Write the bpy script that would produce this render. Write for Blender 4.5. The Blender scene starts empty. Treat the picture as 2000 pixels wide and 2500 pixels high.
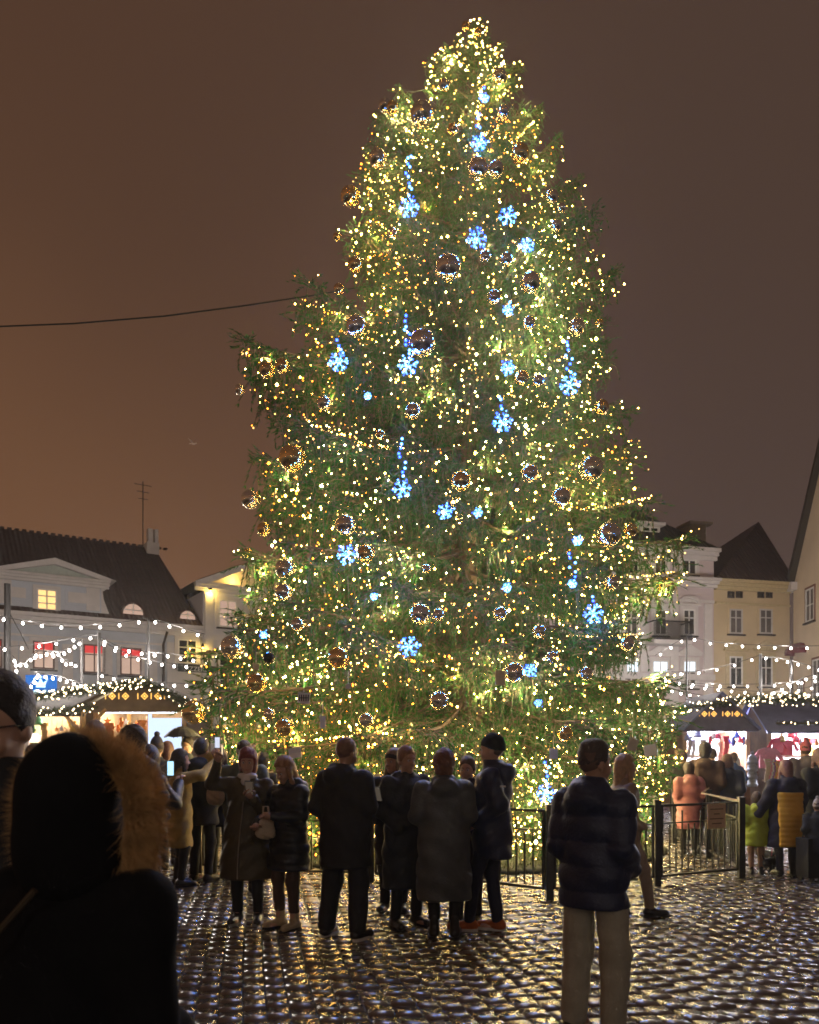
import bpy, math, random
import numpy as np
from mathutils import Vector, Matrix, Euler
R = math.radians
PI = math.pi
rnd = random.Random(11)
nrs = np.random.RandomState(5)
S = bpy.context.scene
COL = S.collection

# ---------------------------------------------------------------- camera
CAM_H = 1.66
FPX, CX, HZ = 2000.0, 1000.0, 1838.0      # focal length, centre column and horizon row of the 2000 x 2500 photograph
cd = bpy.data.cameras.new('camera')
cam = bpy.data.objects.new('camera', cd)
COL.objects.link(cam)
cam.location = (0, 0, CAM_H)
cam.rotation_euler = (R(90), 0, 0)
cd.sensor_fit = 'HORIZONTAL'
cd.sensor_width = 36
cd.lens = 36
cd.shift_y = (HZ - 1250) / 2000
cd.clip_start = 0.05
cd.clip_end = 600
cd.dof.use_dof = True
cd.dof.focus_distance = 10.0
cd.dof.aperture_fstop = 5.0
S.camera = cam

# ---------------------------------------------------------------- night sky: low cloud lit by the town
W = bpy.data.worlds.new('World')
S.world = W
W.use_nodes = True
wn, wl = W.node_tree.nodes, W.node_tree.links
wn.clear()
wo = wn.new('ShaderNodeOutputWorld')
wb = wn.new('ShaderNodeBackground')
tc = wn.new('ShaderNodeTexCoord')
sx = wn.new('ShaderNodeSeparateXYZ')
wl.new(tc.outputs['Generated'], sx.inputs[0])
def mrange(src, a, b, c, d):
    m = wn.new('ShaderNodeMapRange')
    m.interpolation_type = 'SMOOTHSTEP'
    for i, v in zip((1, 2, 3, 4), (a, b, c, d)):
        m.inputs[i].default_value = v
    wl.new(src, m.inputs[0])
    return m.outputs[0]
def wmix(fac, a, b):
    m = wn.new('ShaderNodeMix')
    m.data_type = 'RGBA'
    wl.new(fac, m.inputs[0])
    for i, v in ((6, a), (7, b)):
        if isinstance(v, tuple): m.inputs[i].default_value = (*v, 1)
        else: wl.new(v, m.inputs[i])
    return m.outputs[2]
low = wmix(mrange(sx.outputs['X'], -.45, .35, 0, 1), (.175, .082, .040), (.075, .048, .040))
high = wmix(mrange(sx.outputs['X'], -.45, .35, 0, 1), (.080, .040, .024), (.069, .041, .030))
nz = wn.new('ShaderNodeTexNoise'); nz.inputs['Scale'].default_value = 2.2; nz.inputs['Detail'].default_value = 3
wl.new(tc.outputs['Generated'], nz.inputs['Vector'])
ad = wn.new('ShaderNodeMath'); ad.operation = 'MULTIPLY_ADD'
wl.new(nz.outputs[0], ad.inputs[0]); ad.inputs[1].default_value = .22
wl.new(sx.outputs['Z'], ad.inputs[2])
col = wmix(mrange(ad.outputs[0], .18, .78, 0, 1), low, high)
wl.new(col, wb.inputs[0])
wb.inputs[1].default_value = 1.02
wl.new(wb.outputs[0], wo.inputs[0])

S.view_settings.view_transform = 'Standard'
S.view_settings.look = 'None'
S.view_settings.exposure = 0
S.view_settings.gamma = 1
S.view_settings.use_curve_mapping = False
S.render.engine = 'CYCLES'
S.cycles.use_denoising = True
S.cycles.use_light_tree = True
S.cycles.max_bounces = 5
S.cycles.diffuse_bounces = 2
S.cycles.glossy_bounces = 3
S.cycles.transmission_bounces = 4
S.cycles.transparent_max_bounces = 6
S.cycles.caustics_reflective = False
S.cycles.caustics_refractive = False
S.cycles.sample_clamp_indirect = 4
S.cycles.sample_clamp_direct = 60
S.cycles.filter_width = 1.7
S.cycles.use_adaptive_sampling = True
S.cycles.adaptive_threshold = 0.015

# ---------------------------------------------------------------- helpers
def WX(px, Y): return (px - CX) / FPX * Y
def WZ(py, Y): return CAM_H + (HZ - py) / FPX * Y
def at(px, py, Y): return Vector((WX(px, Y), Y, WZ(py, Y)))

def tag(o, label=None, cat=None, group=None, kind=None):
    if label: o['label'] = label
    if cat: o['category'] = cat
    if group: o['group'] = group
    if kind: o['kind'] = kind
    return o

def empty(name, loc=(0, 0, 0), rz=0, **k):
    o = bpy.data.objects.new(name, None)
    o.empty_display_size = .1
    COL.objects.link(o)
    o.location = loc
    o.rotation_euler = (0, 0, rz)
    return tag(o, **k)

MATS = {}
def mat(name, c, rough=.6, metal=0, emit=None, es=0, var=.15, scale=8, bump=0, bscale=None, spec=.5, coat=0, alpha=None, trans=0, sheen=0, obj=False):
    if name in MATS: return MATS[name]
    m = bpy.data.materials.new(name)
    MATS[name] = m
    m.use_nodes = True
    nt = m.node_tree
    b = nt.nodes['Principled BSDF']
    b.inputs['Roughness'].default_value = rough
    b.inputs['Metallic'].default_value = metal
    b.inputs['Specular IOR Level'].default_value = spec
    b.inputs['Coat Weight'].default_value = coat
    b.inputs['Transmission Weight'].default_value = trans
    b.inputs['Sheen Weight'].default_value = sheen
    t = nt.nodes.new('ShaderNodeTexCoord')
    n = nt.nodes.new('ShaderNodeTexNoise')
    n.inputs['Scale'].default_value = scale
    n.inputs['Detail'].default_value = 5
    nt.links.new(t.outputs['Object'], n.inputs['Vector'])
    r = nt.nodes.new('ShaderNodeMix'); r.data_type = 'RGBA'
    r.inputs[6].default_value = (*[max(0, x * (1 - var * 1.6)) for x in c], 1)
    r.inputs[7].default_value = (*[min(1, x * (1 + var * 1.6)) for x in c], 1)
    nt.links.new(n.outputs[0], r.inputs[0])
    nt.links.new(r.outputs[2], b.inputs['Base Color'])
    if emit:
        b.inputs['Emission Color'].default_value = (*emit, 1)
        b.inputs['Emission Strength'].default_value = es
    if bump:
        bp = nt.nodes.new('ShaderNodeBump')
        bp.inputs['Strength'].default_value = bump
        bp.inputs['Distance'].default_value = .02
        n2 = nt.nodes.new('ShaderNodeTexNoise')
        n2.inputs['Scale'].default_value = bscale or scale * 4
        n2.inputs['Detail'].default_value = 4
        nt.links.new(t.outputs['Object'], n2.inputs['Vector'])
        nt.links.new(n2.outputs[0], bp.inputs['Height'])
        nt.links.new(bp.outputs[0], b.inputs['Normal'])
    return m

def glow(name, c, s, sample='FRONT'):
    if name in MATS: return MATS[name]
    m = bpy.data.materials.new(name)
    MATS[name] = m
    m.use_nodes = True
    nt = m.node_tree
    nt.nodes.clear()
    o = nt.nodes.new('ShaderNodeOutputMaterial')
    e = nt.nodes.new('ShaderNodeEmission')
    e.inputs[0].default_value = (*c, 1)
    e.inputs[1].default_value = s
    nt.links.new(e.outputs[0], o.inputs[0])
    m.cycles.emission_sampling = sample
    return m

class MB:
    """collects faces and links them as one mesh object"""
    def __init__(s): s.v = []; s.f = []; s.m = []; s.cur = 0
    def add(s, vs, fs):
        b = len(s.v)
        s.v += [tuple(x) for x in vs]
        s.f += [tuple(b + i for i in f) for f in fs]
        s.m += [s.cur] * len(fs)
        return s
    def box(s, c, d, rz=0, M=None):
        x, y, z = d[0] / 2, d[1] / 2, d[2] / 2
        vs = [Vector((a * x, b * y, e * z)) for e in (-1, 1) for b in (-1, 1) for a in (-1, 1)]
        Q = Matrix.Translation(Vector(c)) @ (M if M is not None else Matrix.Rotation(rz, 4, 'Z'))
        return s.add([Q @ v for v in vs], [(0, 2, 3, 1), (4, 5, 7, 6), (0, 1, 5, 4), (2, 6, 7, 3), (0, 4, 6, 2), (1, 3, 7, 5)])
    def b2(s, x0, x1, y0, y1, z0, z1):
        return s.box(((x0 + x1) / 2, (y0 + y1) / 2, (z0 + z1) / 2), (x1 - x0, y1 - y0, z1 - z0))
    def tube(s, pts, r, n=6, cap=True):
        pts = [Vector(p) for p in pts]
        rs = r if isinstance(r, (list, tuple)) else [r] * len(pts)
        vs, fs = [], []
        for i, p in enumerate(pts):
            d = (pts[min(i + 1, len(pts) - 1)] - pts[max(i - 1, 0)])
            if d.length < 1e-9: d = Vector((0, 0, 1))
            d.normalize()
            a = d.cross(Vector((0, 0, 1)) if abs(d.z) < .95 else Vector((1, 0, 0))).normalized()
            b = d.cross(a)
            for k in range(n):
                t = 2 * PI * k / n
                vs.append(p + (a * math.cos(t) + b * math.sin(t)) * rs[i])
        for i in range(len(pts) - 1):
            for k in range(n):
                k2 = (k + 1) % n
                fs.append((i * n + k, i * n + k2, (i + 1) * n + k2, (i + 1) * n + k))
        if cap:
            fs.append(tuple(range(n - 1, -1, -1)))
            fs.append(tuple((len(pts) - 1) * n + k for k in range(n)))
        return s.add(vs, fs)
    def lathe(s, prof, n=16, c=(0, 0, 0), arc=2 * PI, axis='Z'):
        vs, fs = [], []
        for r, z in prof:
            for k in range(n):
                t = arc * k / n
                p = (r * math.cos(t), r * math.sin(t), z)
                if axis == 'Y': p = (p[0], p[2], p[1])
                vs.append((p[0] + c[0], p[1] + c[1], p[2] + c[2]))
        for i in range(len(prof) - 1):
            for k in range(n):
                k2 = (k + 1) % n
                fs.append((i * n + k, i * n + k2, (i + 1) * n + k2, (i + 1) * n + k))
        return s.add(vs, fs)
    def ball(s, c, r, n=10, m=6):
        if not isinstance(r, (tuple, list)): r = (r, r, r)
        vs = [(c[0], c[1], c[2] - r[2])]
        for i in range(1, m):
            a = -PI / 2 + PI * i / m
            for k in range(n):
                t = 2 * PI * k / n
                vs.append((c[0] + r[0] * math.cos(a) * math.cos(t), c[1] + r[1] * math.cos(a) * math.sin(t), c[2] + r[2] * math.sin(a)))
        vs.append((c[0], c[1], c[2] + r[2]))
        fs = [(0, 1 + (k + 1) % n, 1 + k) for k in range(n)]
        for i in range(m - 2):
            for k in range(n):
                k2 = (k + 1) % n
                fs.append((1 + i * n + k, 1 + i * n + k2, 1 + (i + 1) * n + k2, 1 + (i + 1) * n + k))
        L = len(vs) - 1
        fs += [(1 + (m - 2) * n + k, 1 + (m - 2) * n + (k + 1) % n, L) for k in range(n)]
        return s.add(vs, fs)
    def prism(s, poly, y0, y1):
        """polygon in local (x, z) pushed from y0 to y1"""
        n = len(poly)
        vs = [(x, y0, z) for x, z in poly] + [(x, y1, z) for x, z in poly]
        fs = [tuple(range(n)), tuple(range(2 * n - 1, n - 1, -1))]
        fs += [(i, i + n, (i + 1) % n + n, (i + 1) % n) for i in range(n)]
        return s.add(vs, fs)
    def mesh(s, name, mats, smooth=False):
        me = bpy.data.meshes.new(name)
        me.from_pydata(s.v, [], s.f)
        for m in (mats if isinstance(mats, (list, tuple)) else [mats]): me.materials.append(m)
        me.polygons.foreach_set('material_index', s.m)
        if smooth: me.polygons.foreach_set('use_smooth', [True] * len(s.f))
        me.update()
        return me
    def build(s, name, mats, parent=None, smooth=False, loc=None, rz=0, **k):
        return inst(name, s.mesh(name, mats, smooth), parent, loc, rz, **k)

def inst(name, me, parent=None, loc=None, rz=0, **k):
    o = bpy.data.objects.new(name, me)
    COL.objects.link(o)
    if parent: o.parent = parent
    if loc is not None: o.location = loc
    if rz: o.rotation_euler = (0, 0, rz)
    return tag(o, **k)

def npmesh(name, V, F, mats, smooth=False, midx=None):
    """V (n,3), F (m,k) arrays"""
    me = bpy.data.meshes.new(name)
    m, k = F.shape
    me.vertices.add(len(V)); me.vertices.foreach_set('co', np.asarray(V, np.float32).ravel())
    me.loops.add(m * k); me.loops.foreach_set('vertex_index', F.astype(np.int32).ravel())
    me.polygons.add(m)
    me.polygons.foreach_set('loop_start', np.arange(0, m * k, k, dtype=np.int32))
    for q in (mats if isinstance(mats, (list, tuple)) else [mats]): me.materials.append(q)
    if midx is not None: me.polygons.foreach_set('material_index', midx.astype(np.int32))
    if smooth: me.polygons.foreach_set('use_smooth', np.ones(m, bool))
    me.update(calc_edges=True)
    me.validate()
    return me

def ordinal(i, n, axis):
    hi, lo = {'z': ('upper', 'lower'), 'x': ('left', 'right')}[axis]
    if n == 2: return '%s one' % (hi, lo)[i]
    w = ['first', 'second', 'third', 'fourth', 'fifth', 'sixth', 'seventh', 'eighth', 'ninth', 'tenth']
    e = {'z': 'from the top', 'x': 'from the left'}[axis]
    return '%s %s' % (w[min(i, 9)], e)

# ---------------------------------------------------------------- materials
M_wet = mat('wet_cobble', (.085, .062, .042), rough=.22, var=.5, scale=3, bump=.06, bscale=32, spec=1, coat=1)
nt = M_wet.node_tree
b_ = nt.nodes['Principled BSDF']
b_.inputs['Coat Roughness'].default_value = .20
b_.inputs['Coat IOR'].default_value = 1.5
nr = nt.nodes.new('ShaderNodeTexNoise'); nr.inputs['Scale'].default_value = 5.0; nr.inputs['Detail'].default_value = 4
tcr = nt.nodes.new('ShaderNodeTexCoord'); nt.links.new(tcr.outputs['Object'], nr.inputs['Vector'])
mr_ = nt.nodes.new('ShaderNodeMapRange'); nt.links.new(nr.outputs[0], mr_.inputs[0])
for i, v in zip((1, 2, 3, 4), (.3, .7, .15, .38)): mr_.inputs[i].default_value = v
nt.links.new(mr_.outputs[0], b_.inputs['Roughness'])
M_joint = mat('wet_joint_sand', (.012, .010, .008), rough=.45, var=.3, scale=12, bump=.5)
M_metal = mat('black_painted_steel', (.012, .012, .014), rough=.32, spec=.6, var=.3, scale=14, bump=.1)
M_cable = mat('black_cable', (.012, .011, .011), rough=.5)

# ---------------------------------------------------------------- ground
GX = -11.0                                      # the rows of setts run 11 degrees left of the view
ga = R(11)
gu = np.array([math.cos(ga), math.sin(ga)])     # across the rows
gv = np.array([-math.sin(ga), math.cos(ga)])    # along the rows
gm = MB()
N = 24
gs = [(-260 + 520 * i / N) for i in range(N + 1)]
gm.add([(x, y, -.045) for y in gs for x in gs], [(j * (N + 1) + i, j * (N + 1) + i + 1, (j + 1) * (N + 1) + i + 1, (j + 1) * (N + 1) + i) for j in range(N) for i in range(N)])
# far paving is relief in the material: too far off to tell the setts apart
M_far = mat('far_wet_paving', (.030, .026, .024), rough=.28, var=.4, scale=2, spec=.7)
nt = M_far.node_tree
bk = nt.nodes.new('ShaderNodeTexBrick')
bk.inputs['Scale'].default_value = 1; bk.inputs['Brick Width'].default_value = .17; bk.inputs['Row Height'].default_value = .15
bk.inputs['Mortar Size'].default_value = .012; bk.inputs['Mortar Smooth'].default_value = .6
bk.inputs['Color1'].default_value = bk.inputs['Color2'].default_value = (1, 1, 1, 1); bk.inputs['Mortar'].default_value = (0, 0, 0, 1)
t_ = nt.nodes.new('ShaderNodeTexCoord'); mp = nt.nodes.new('ShaderNodeMapping'); mp.inputs['Rotation'].default_value = (0, 0, -ga + PI / 2)
nt.links.new(t_.outputs['Object'], mp.inputs[0]); nt.links.new(mp.outputs[0], bk.inputs[0])
bp_ = nt.nodes.new('ShaderNodeBump'); bp_.inputs['Distance'].default_value = .02; bp_.inputs['Strength'].default_value = .9
nt.links.new(bk.outputs[0], bp_.inputs['Height']); nt.links.new(bp_.outputs[0], nt.nodes['Principled BSDF'].inputs['Normal'])
ground = gm.build('ground', M_far, kind='structure')

def sett(cx, cy, du, dv, lift, tilt, rs):
    """one rounded sett: a low pillow with a bevelled top, 29 vertices"""
    hu, hv = du / 2, dv / 2
    g = [-1, -.93, 0, .93, 1]
    vs = []
    for j, b in enumerate(g):
        for i, a in enumerate(g):
            k = max(abs(a), abs(b))
            r2 = a * a + b * b
            x, y = a * hu, b * hv
            if abs(a) == 1 and abs(b) == 1: x *= .9; y *= .9
            z = -.028 if k == 1 else (-.0009 * r2 + (0.0004 if k == 0 else 0))
            z += lift + tilt[0] * a + tilt[1] * b + (rs.uniform(-.0008, .0008) if k < 1 else 0)
            vs.append((x, y, z))
    vs = np.array(vs)
    return vs
SF = []
for j in range(4):
    for i in range(4):
        SF.append((j * 5 + i, j * 5 + i + 1, (j + 1) * 5 + i + 1, (j + 1) * 5 + i))
SF = np.array(SF)
TREE = Vector((1.0, 14.6, 0))
def in_lawn(x, y):
    return (x - .8) ** 2 + (y - 14.9) ** 2 < 3.75 ** 2
stones = []
rs = random.Random(3)
ru = -16.0
while ru < 22:
    w = rs.uniform(.142, .178)
    rv = 1.0 + rs.uniform(0, .15)
    while rv < 27:
        l = rs.uniform(.15, .25)
        u0, v0 = ru + w / 2, rv + l / 2
        wob = .02 * math.sin(v0 * .7 + u0 * .4)
        x = gu[0] * (u0 + wob) + gv[0] * v0
        y = gu[1] * (u0 + wob) + gv[1] * v0
        rv += l
        if y < 1.2 or abs(x) > .5 * y + 2.0 + .1 * y or y > 26 or in_lawn(x, y): continue
        stones.append((x, y, w - .007, l - .007))
    ru += w
paving = tag(bpy.data.objects.new('cobblestone_paving', None), kind='structure'); COL.objects.link(paving)
def seen(s):
    x, y = s[0], s[1]
    px = CX + x / y * FPX; py = HZ + CAM_H / y * FPX
    if not (20 < px < 1980 and py < 2495): return -1e3
    if px < 440 and py > 2050: return -1e3           # behind the near figures
    if 1345 < px < 1545: return -1e3
    return -y
order = sorted(range(len(stones)), key=lambda i: -seen(stones[i]))
near = set(order[:300])
Vs, Fs, nb = [], [], 0
rot = np.array([[gu[0], gu[1]], [gv[0], gv[1]]])
for i, (x, y, w, l) in enumerate(stones):
    lift = rs.uniform(-.006, .005)
    far = y > 13
    V = sett(0, 0, w, l, lift, (rs.uniform(-.003, .003), rs.uniform(-.003, .003)), rs)
    a = rs.uniform(-.05, .05)
    c_, s_ = math.cos(a), math.sin(a)
    xy = V[:, :2] @ np.array([[c_, s_], [-s_, c_]]) @ rot
    V = np.column_stack([xy, V[:, 2]])
    if i in near:
        me = npmesh('cobblestone', V, SF, M_wet)
        inst('cobblestone', me, paving, (x, y, 0))
    else:
        V[:, 0] += x; V[:, 1] += y
        Vs.append(V); Fs.append(SF + nb); nb += len(V)
inst('more_cobblestones', npmesh('more_cobblestones', np.vstack(Vs), np.vstack(Fs), M_wet), paving, kind='stuff')
jb = MB(); jb.add([(-14, 1, -.018), (16, 1, -.018), (24, 27, -.018), (-20, 27, -.018)], [(0, 1, 2, 3)])
jb.build('joint_bed', M_joint, paving)

# lawn under the tree: a round low bed of soil with grass blades
lw = MB()
lw.lathe([(3.7, -.03), (3.72, .02), (3.6, .05), (2.4, .10), (.01, .14)], 48)
M_soil = mat('lawn_soil', (.030, .034, .014), rough=.9, var=.5, scale=6, bump=.6)
lawn = lw.build('lawn', M_soil, loc=(.8, 14.9, 0), smooth=True, kind='structure')
ng = 26000
gr = np.sqrt(nrs.rand(ng)) * 3.66; gt = nrs.rand(ng) * 2 * PI
gx, gy = gr * np.cos(gt) + .8, gr * np.sin(gt) + 14.9
gh = nrs.uniform(.03, .085, ng); gaz = nrs.rand(ng) * PI
zb = .14 - .09 * (gr / 3.6) ** 2 - .01
dx, dy = np.cos(gaz) * .006, np.sin(gaz) * .006
lean = nrs.uniform(-.03, .03, (ng, 2))
V = np.stack([np.stack([gx - dx, gy - dy, zb], 1), np.stack([gx + dx, gy + dy, zb], 1), np.stack([gx + lean[:, 0], gy + lean[:, 1], zb + gh], 1)], 1).reshape(-1, 3)
M_grass = mat('grass_blades', (.055, .085, .025), rough=.5, var=.4, scale=9)
inst('grass', npmesh('grass', V, np.arange(ng * 3).reshape(-1, 3), M_grass), kind='stuff', label='short wet grass growing around the foot of the christmas tree', cat='grass')
# ---------------------------------------------------------------- the christmas tree
PROF = [(40, 1150, 1152), (55, 1132, 1172), (110, 1085, 1222), (160, 1050, 1238), (210, 985, 1248), (255, 945, 1262), (290, 950, 1315), (340, 905, 1290), (380, 862, 1330),
        (410, 852, 1412), (450, 832, 1410), (500, 822, 1405), (560, 815, 1395), (600, 818, 1432), (660, 778, 1490), (710, 745, 1505), (770, 715, 1482),
        (830, 655, 1470), (900, 590, 1450), (960, 578, 1480), (1000, 575, 1505), (1050, 600, 1545), (1120, 618, 1562), (1200, 592, 1556), (1260, 596, 1580),
        (1300, 590, 1570), (1360, 585, 1655), (1420, 588, 1650), (1460, 575, 1590), (1500, 520, 1560), (1550, 497, 1562), (1600, 480, 1605), (1650, 462, 1652),
        (1700, 450, 1665), (1750, 462, 1672), (1800, 500, 1645), (1850, 560, 1640), (1900, 620, 1622), (1960, 660, 1600)]
TY = TREE.y
PZ = [WZ(p[0], TY) for p in PROF][::-1]
PL = [(TREE.x - WX(p[1], TY)) for p in PROF][::-1]
PR = [(WX(p[2], TY) - TREE.x) for p in PROF][::-1]
def tree_r(z, c):
    """horizontal reach of the crown at height z towards cos(azimuth) = c"""
    l = float(np.interp(z, PZ, PL)); r = float(np.interp(z, PZ, PR))
    l *= .97; r *= .97; mid = (l + r) / 2 * .92
    return mid + (r - mid) * c if c > 0 else mid + (l - mid) * -c
def needle_mat(name, c, c2):
    m = mat(name, c, rough=.5, var=.25, scale=5, spec=.08)
    nt = m.node_tree
    b = nt.nodes['Principled BSDF']
    oi = nt.nodes.new('ShaderNodeObjectInfo')
    mx = nt.nodes.new('ShaderNodeMix'); mx.data_type = 'RGBA'
    mx.inputs[7].default_value = (*c2, 1)
    src = b.inputs['Base Color'].links[0].from_socket
    ml = nt.nodes.new('ShaderNodeMath'); ml.operation = 'MULTIPLY'; ml.inputs[1].default_value = .7
    nt.links.new(oi.outputs['Random'], ml.inputs[0]); nt.links.new(ml.outputs[0], mx.inputs[0])
    nt.links.new(src, mx.inputs[6]); nt.links.new(mx.outputs[2], b.inputs['Base Color'])
    tr = nt.nodes.new('ShaderNodeBsdfTranslucent'); tr.inputs[0].default_value = (*[x * 1.3 for x in c2], 1)
    ms = nt.nodes.new('ShaderNodeMixShader'); ms.inputs[0].default_value = .10
    nt.links.new(b.outputs[0], ms.inputs[1]); nt.links.new(tr.outputs[0], ms.inputs[2])
    nt.links.new(ms.outputs[0], nt.nodes['Material Output'].inputs[0])
    return m
M_needle = needle_mat('spruce_needles', (.012, .082, .015), (.034, .106, .018))
M_bark = mat('spruce_bark', (.11, .075, .05), rough=.85, var=.4, scale=10, bump=.6)

def make_bough(seed):
    """unit bough about 1 long in +x, flat fan of side twigs with short hanging twiglets; returns mesh and bulb sites"""
    r = random.Random(seed)
    tw = []      # (p0, p1, p2) curved twigs
    def axis(t): return Vector((t, .04 * math.sin(3 * t + seed), -.10 * math.sin(PI * t * .9) + .14 * max(0, t - .6) ** 1.3))
    pts = [axis(i / 8) for i in range(9)]
    wood = MB()
    wood.tube(pts, [.016 * (1 - .85 * i / 8) for i in range(9)], 5)
    for t in np.arange(.16, 1.0, .045):
        for s in (-1, 1):
            if r.random() < .06: continue
            b = axis(t)
            L = (.10 + .34 * math.sin(PI * min(1, t * .92 + .10)) ** .8) * r.uniform(.7, 1.12) * (1.0 if t > .25 else .8)
            a = R(r.uniform(42, 66)) * s
            d = Vector((math.cos(a), math.sin(a), r.uniform(-.25, .12)))
            e = b + d * L
            e.z -= L * r.uniform(.05, .3)
            m = (b + e) / 2 + Vector((0, 0, .04 * L))
            tw.append((b, m, e, 1.0))
            k = 2 + int(L * 13)
            for j in range(k):       # second order: forward fanning and hanging twiglets
                q = (j + .6) / k
                p = b.lerp(m, q * 2) if q < .5 else m.lerp(e, q * 2 - 1)
                hang = r.random() < .62
                if hang:
                    l2 = r.uniform(.06, .20)
                    dd = Vector((r.uniform(-.15, .35), r.uniform(-.3, .3), -1)).normalized()
                else:
                    l2 = r.uniform(.06, .13)
                    a2 = a + R(r.choice((-1, 1)) * r.uniform(30, 55))
                    dd = Vector((math.cos(a2), math.sin(a2), r.uniform(-.35, .25))).normalized()
                p2 = p + dd * l2
                tw.append((p, (p + p2) / 2 + Vector((0, 0, .012)), p2, .9))
    tw.append((axis(.93), axis(.98), axis(1.06) + Vector((0, 0, .03)), 1))
    for k in range(3):
        a = (k - 1) * .6
        tw.append((axis(.97), axis(.97) + Vector((.05, .05 * a, .01)), axis(.97) + Vector((.10, .10 * a, .02)), 1))
    # twig wood
    for p, m, e, _ in tw: wood.tube([p, m, e], [.0035, .0025, .001], 3, cap=False)
    # needles: thin triangles round every twig
    P0 = np.array([t[0] for t in tw]); P1 = np.array([t[1] for t in tw]); P2 = np.array([t[2] for t in tw])
    ln = np.linalg.norm(P2 - P0, axis=1)
    cnt = np.maximum(6, (ln * 120).astype(int))
    idx = np.repeat(np.arange(len(tw)), cnt)
    rs = np.random.RandomState(seed)
    n = len(idx)
    t = rs.rand(n)[:, None]
    A, B, C = P0[idx], P1[idx], P2[idx]
    P = (1 - t) ** 2 * A + 2 * t * (1 - t) * B + t * t * C
    T = (C - A) / ln[idx][:, None]
    rv = rs.randn(n, 3)
    rv -= (rv * T).sum(1)[:, None] * T
    rv /= np.linalg.norm(rv, axis=1)[:, None] + 1e-9
    D = T * .95 + rv * .65
    D /= np.linalg.norm(D, axis=1)[:, None]
    Sd = np.cross(D, rv + rs.randn(n, 3) * .4)
    Sd /= np.linalg.norm(Sd, axis=1)[:, None] + 1e-9
    L = rs.uniform(.018, .032, n)[:, None]
    wd = rs.uniform(.0028, .0048, n)[:, None]
    V = np.stack([P - Sd * wd, P + Sd * wd, P + D * L], 1).reshape(-1, 3)
    F = np.arange(n * 3).reshape(-1, 3)
    Vw = np.array(wood.v); Fw = []
    for f in wood.f:
        for j in range(1, len(f) - 1): Fw.append((f[0], f[j], f[j + 1]))
    Fw = np.array(Fw) + len(V)
    mi = np.concatenate([np.zeros(len(F)), np.ones(len(Fw))])
    me = npmesh('bough', np.vstack([V, Vw]), np.vstack([F, Fw]), [M_needle, M_bark], midx=mi)
    sites = [t[2] for t in tw] + [t[1] for t in tw if rnd.random() < .5]
    return me, sites
BV = [make_bough(s) for s in (1, 2, 3, 4, 5, 6)]

spruce = empty('spruce_tree', TREE, label='towering christmas spruce hung with fairy lights and glass baubles on the railed lawn', cat='tree')
tk = MB()
tk.tube([(0, 0, 0), (.01, 0, 3), (.06, 0, 7), (.10, 0, 11), (.15, 0, 13.6), (.17, 0, 14.55)], [.24, .20, .14, .08, .03, .008], 12)
tk.build('trunk', M_bark, spruce, smooth=True)
bulb_sites = []          # world positions of fairy light bulbs
def add_bough(z, az, L, var, pitch, wscale, nb, roll=0):
    me, sites = BV[var]
    o = inst('bough', me, spruce)
    lx = np.interp(z, [0, 3, 7, 11, 13.6, 14.6], [0, .01, .06, .10, .15, .17])
    M = Matrix.Translation((lx, 0, z)) @ Matrix.Rotation(az, 4, 'Z') @ Matrix.Rotation(-pitch, 4, 'Y') @ Matrix.Rotation(roll, 4, 'X') @ Matrix.Diagonal((L, wscale, (L + wscale) / 2, 1))
    o.matrix_local = M
    MW = Matrix.Translation(TREE) @ M
    return MW, sites
levels = []
levels += [.80, 1.15]
z = 1.55
while z < 14.2:
    levels.append(z)
    z += .56 * (1 - .52 * (z / 14.6))
counts = [max(4, round(13.2 * (1 - .70 * (zz / 14.6)))) for zz in levels]
tot = sum(counts)
NB = 292
done = 0
for li, zz in enumerate(levels):
    n = max(4, round(counts[li] * NB / tot))
    off = rnd.uniform(0, 2 * PI)
    for k in range(n):
        if done >= 294: break
        az = off + 2 * PI * k / n + rnd.uniform(-.14, .14)
        zt = zz - .15 + rnd.uniform(-.12, .12)
        pitch = R(np.interp(zz, [0, 1.2, 2.5, 5, 10, 13, 14.6], [2, -2, -11, -13, 4, 24, 52]) + rnd.uniform(-6, 6))
        L = .3
        while L * math.cos(pitch) < tree_r(zt + L * math.sin(pitch), math.cos(az)) and L < 5: L += .05
        L = max(.3, L * (rnd.uniform(.88, 1.03) if abs(math.cos(az)) > .75 else rnd.uniform(.80, 1.0)))
        w = np.clip(.30 + L * .50, .35, 2.1) * rnd.uniform(.9, 1.1)
        MW, sites = add_bough(zt, az, L, rnd.randrange(6), pitch, w, 0, rnd.uniform(-.2, .2))
        done += 1
        nb = int(9 + L * 10)
        az_front = -math.sin(az)             # 1 towards the camera
        if zz < 2.6: nb = int(nb * 2.2)
        if az_front > -.55:
            for _ in range(int(nb * rnd.choice((.6, .9, 1.3, 1.6)))):
                s = sites[rnd.randrange(len(sites))]
                if s.x < .5: s = sites[rnd.randrange(len(sites))]
                bulb_sites.append(MW @ (s + Vector((rnd.uniform(-.02, .02), rnd.uniform(-.02, .02), .014))))
            if rnd.random() < .16:       # a string laid thickly along one bough
                for q in np.arange(.45, 1.02, .6 / (14 + 8 * L)):
                    bulb_sites.append(MW @ Vector((q, rnd.uniform(-.04, .04), .03 - .10 * math.sin(PI * q * .9) + .14 * max(0, q - .6) ** 1.3)))
            if math.cos(az) < -.75:
                for _ in range(int(nb * .7)):
                    s = sites[rnd.randrange(len(sites))]
                    if s.x > .55: bulb_sites.append(MW @ s)
print('boughs', done, 'bulbs', len(bulb_sites))
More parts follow.
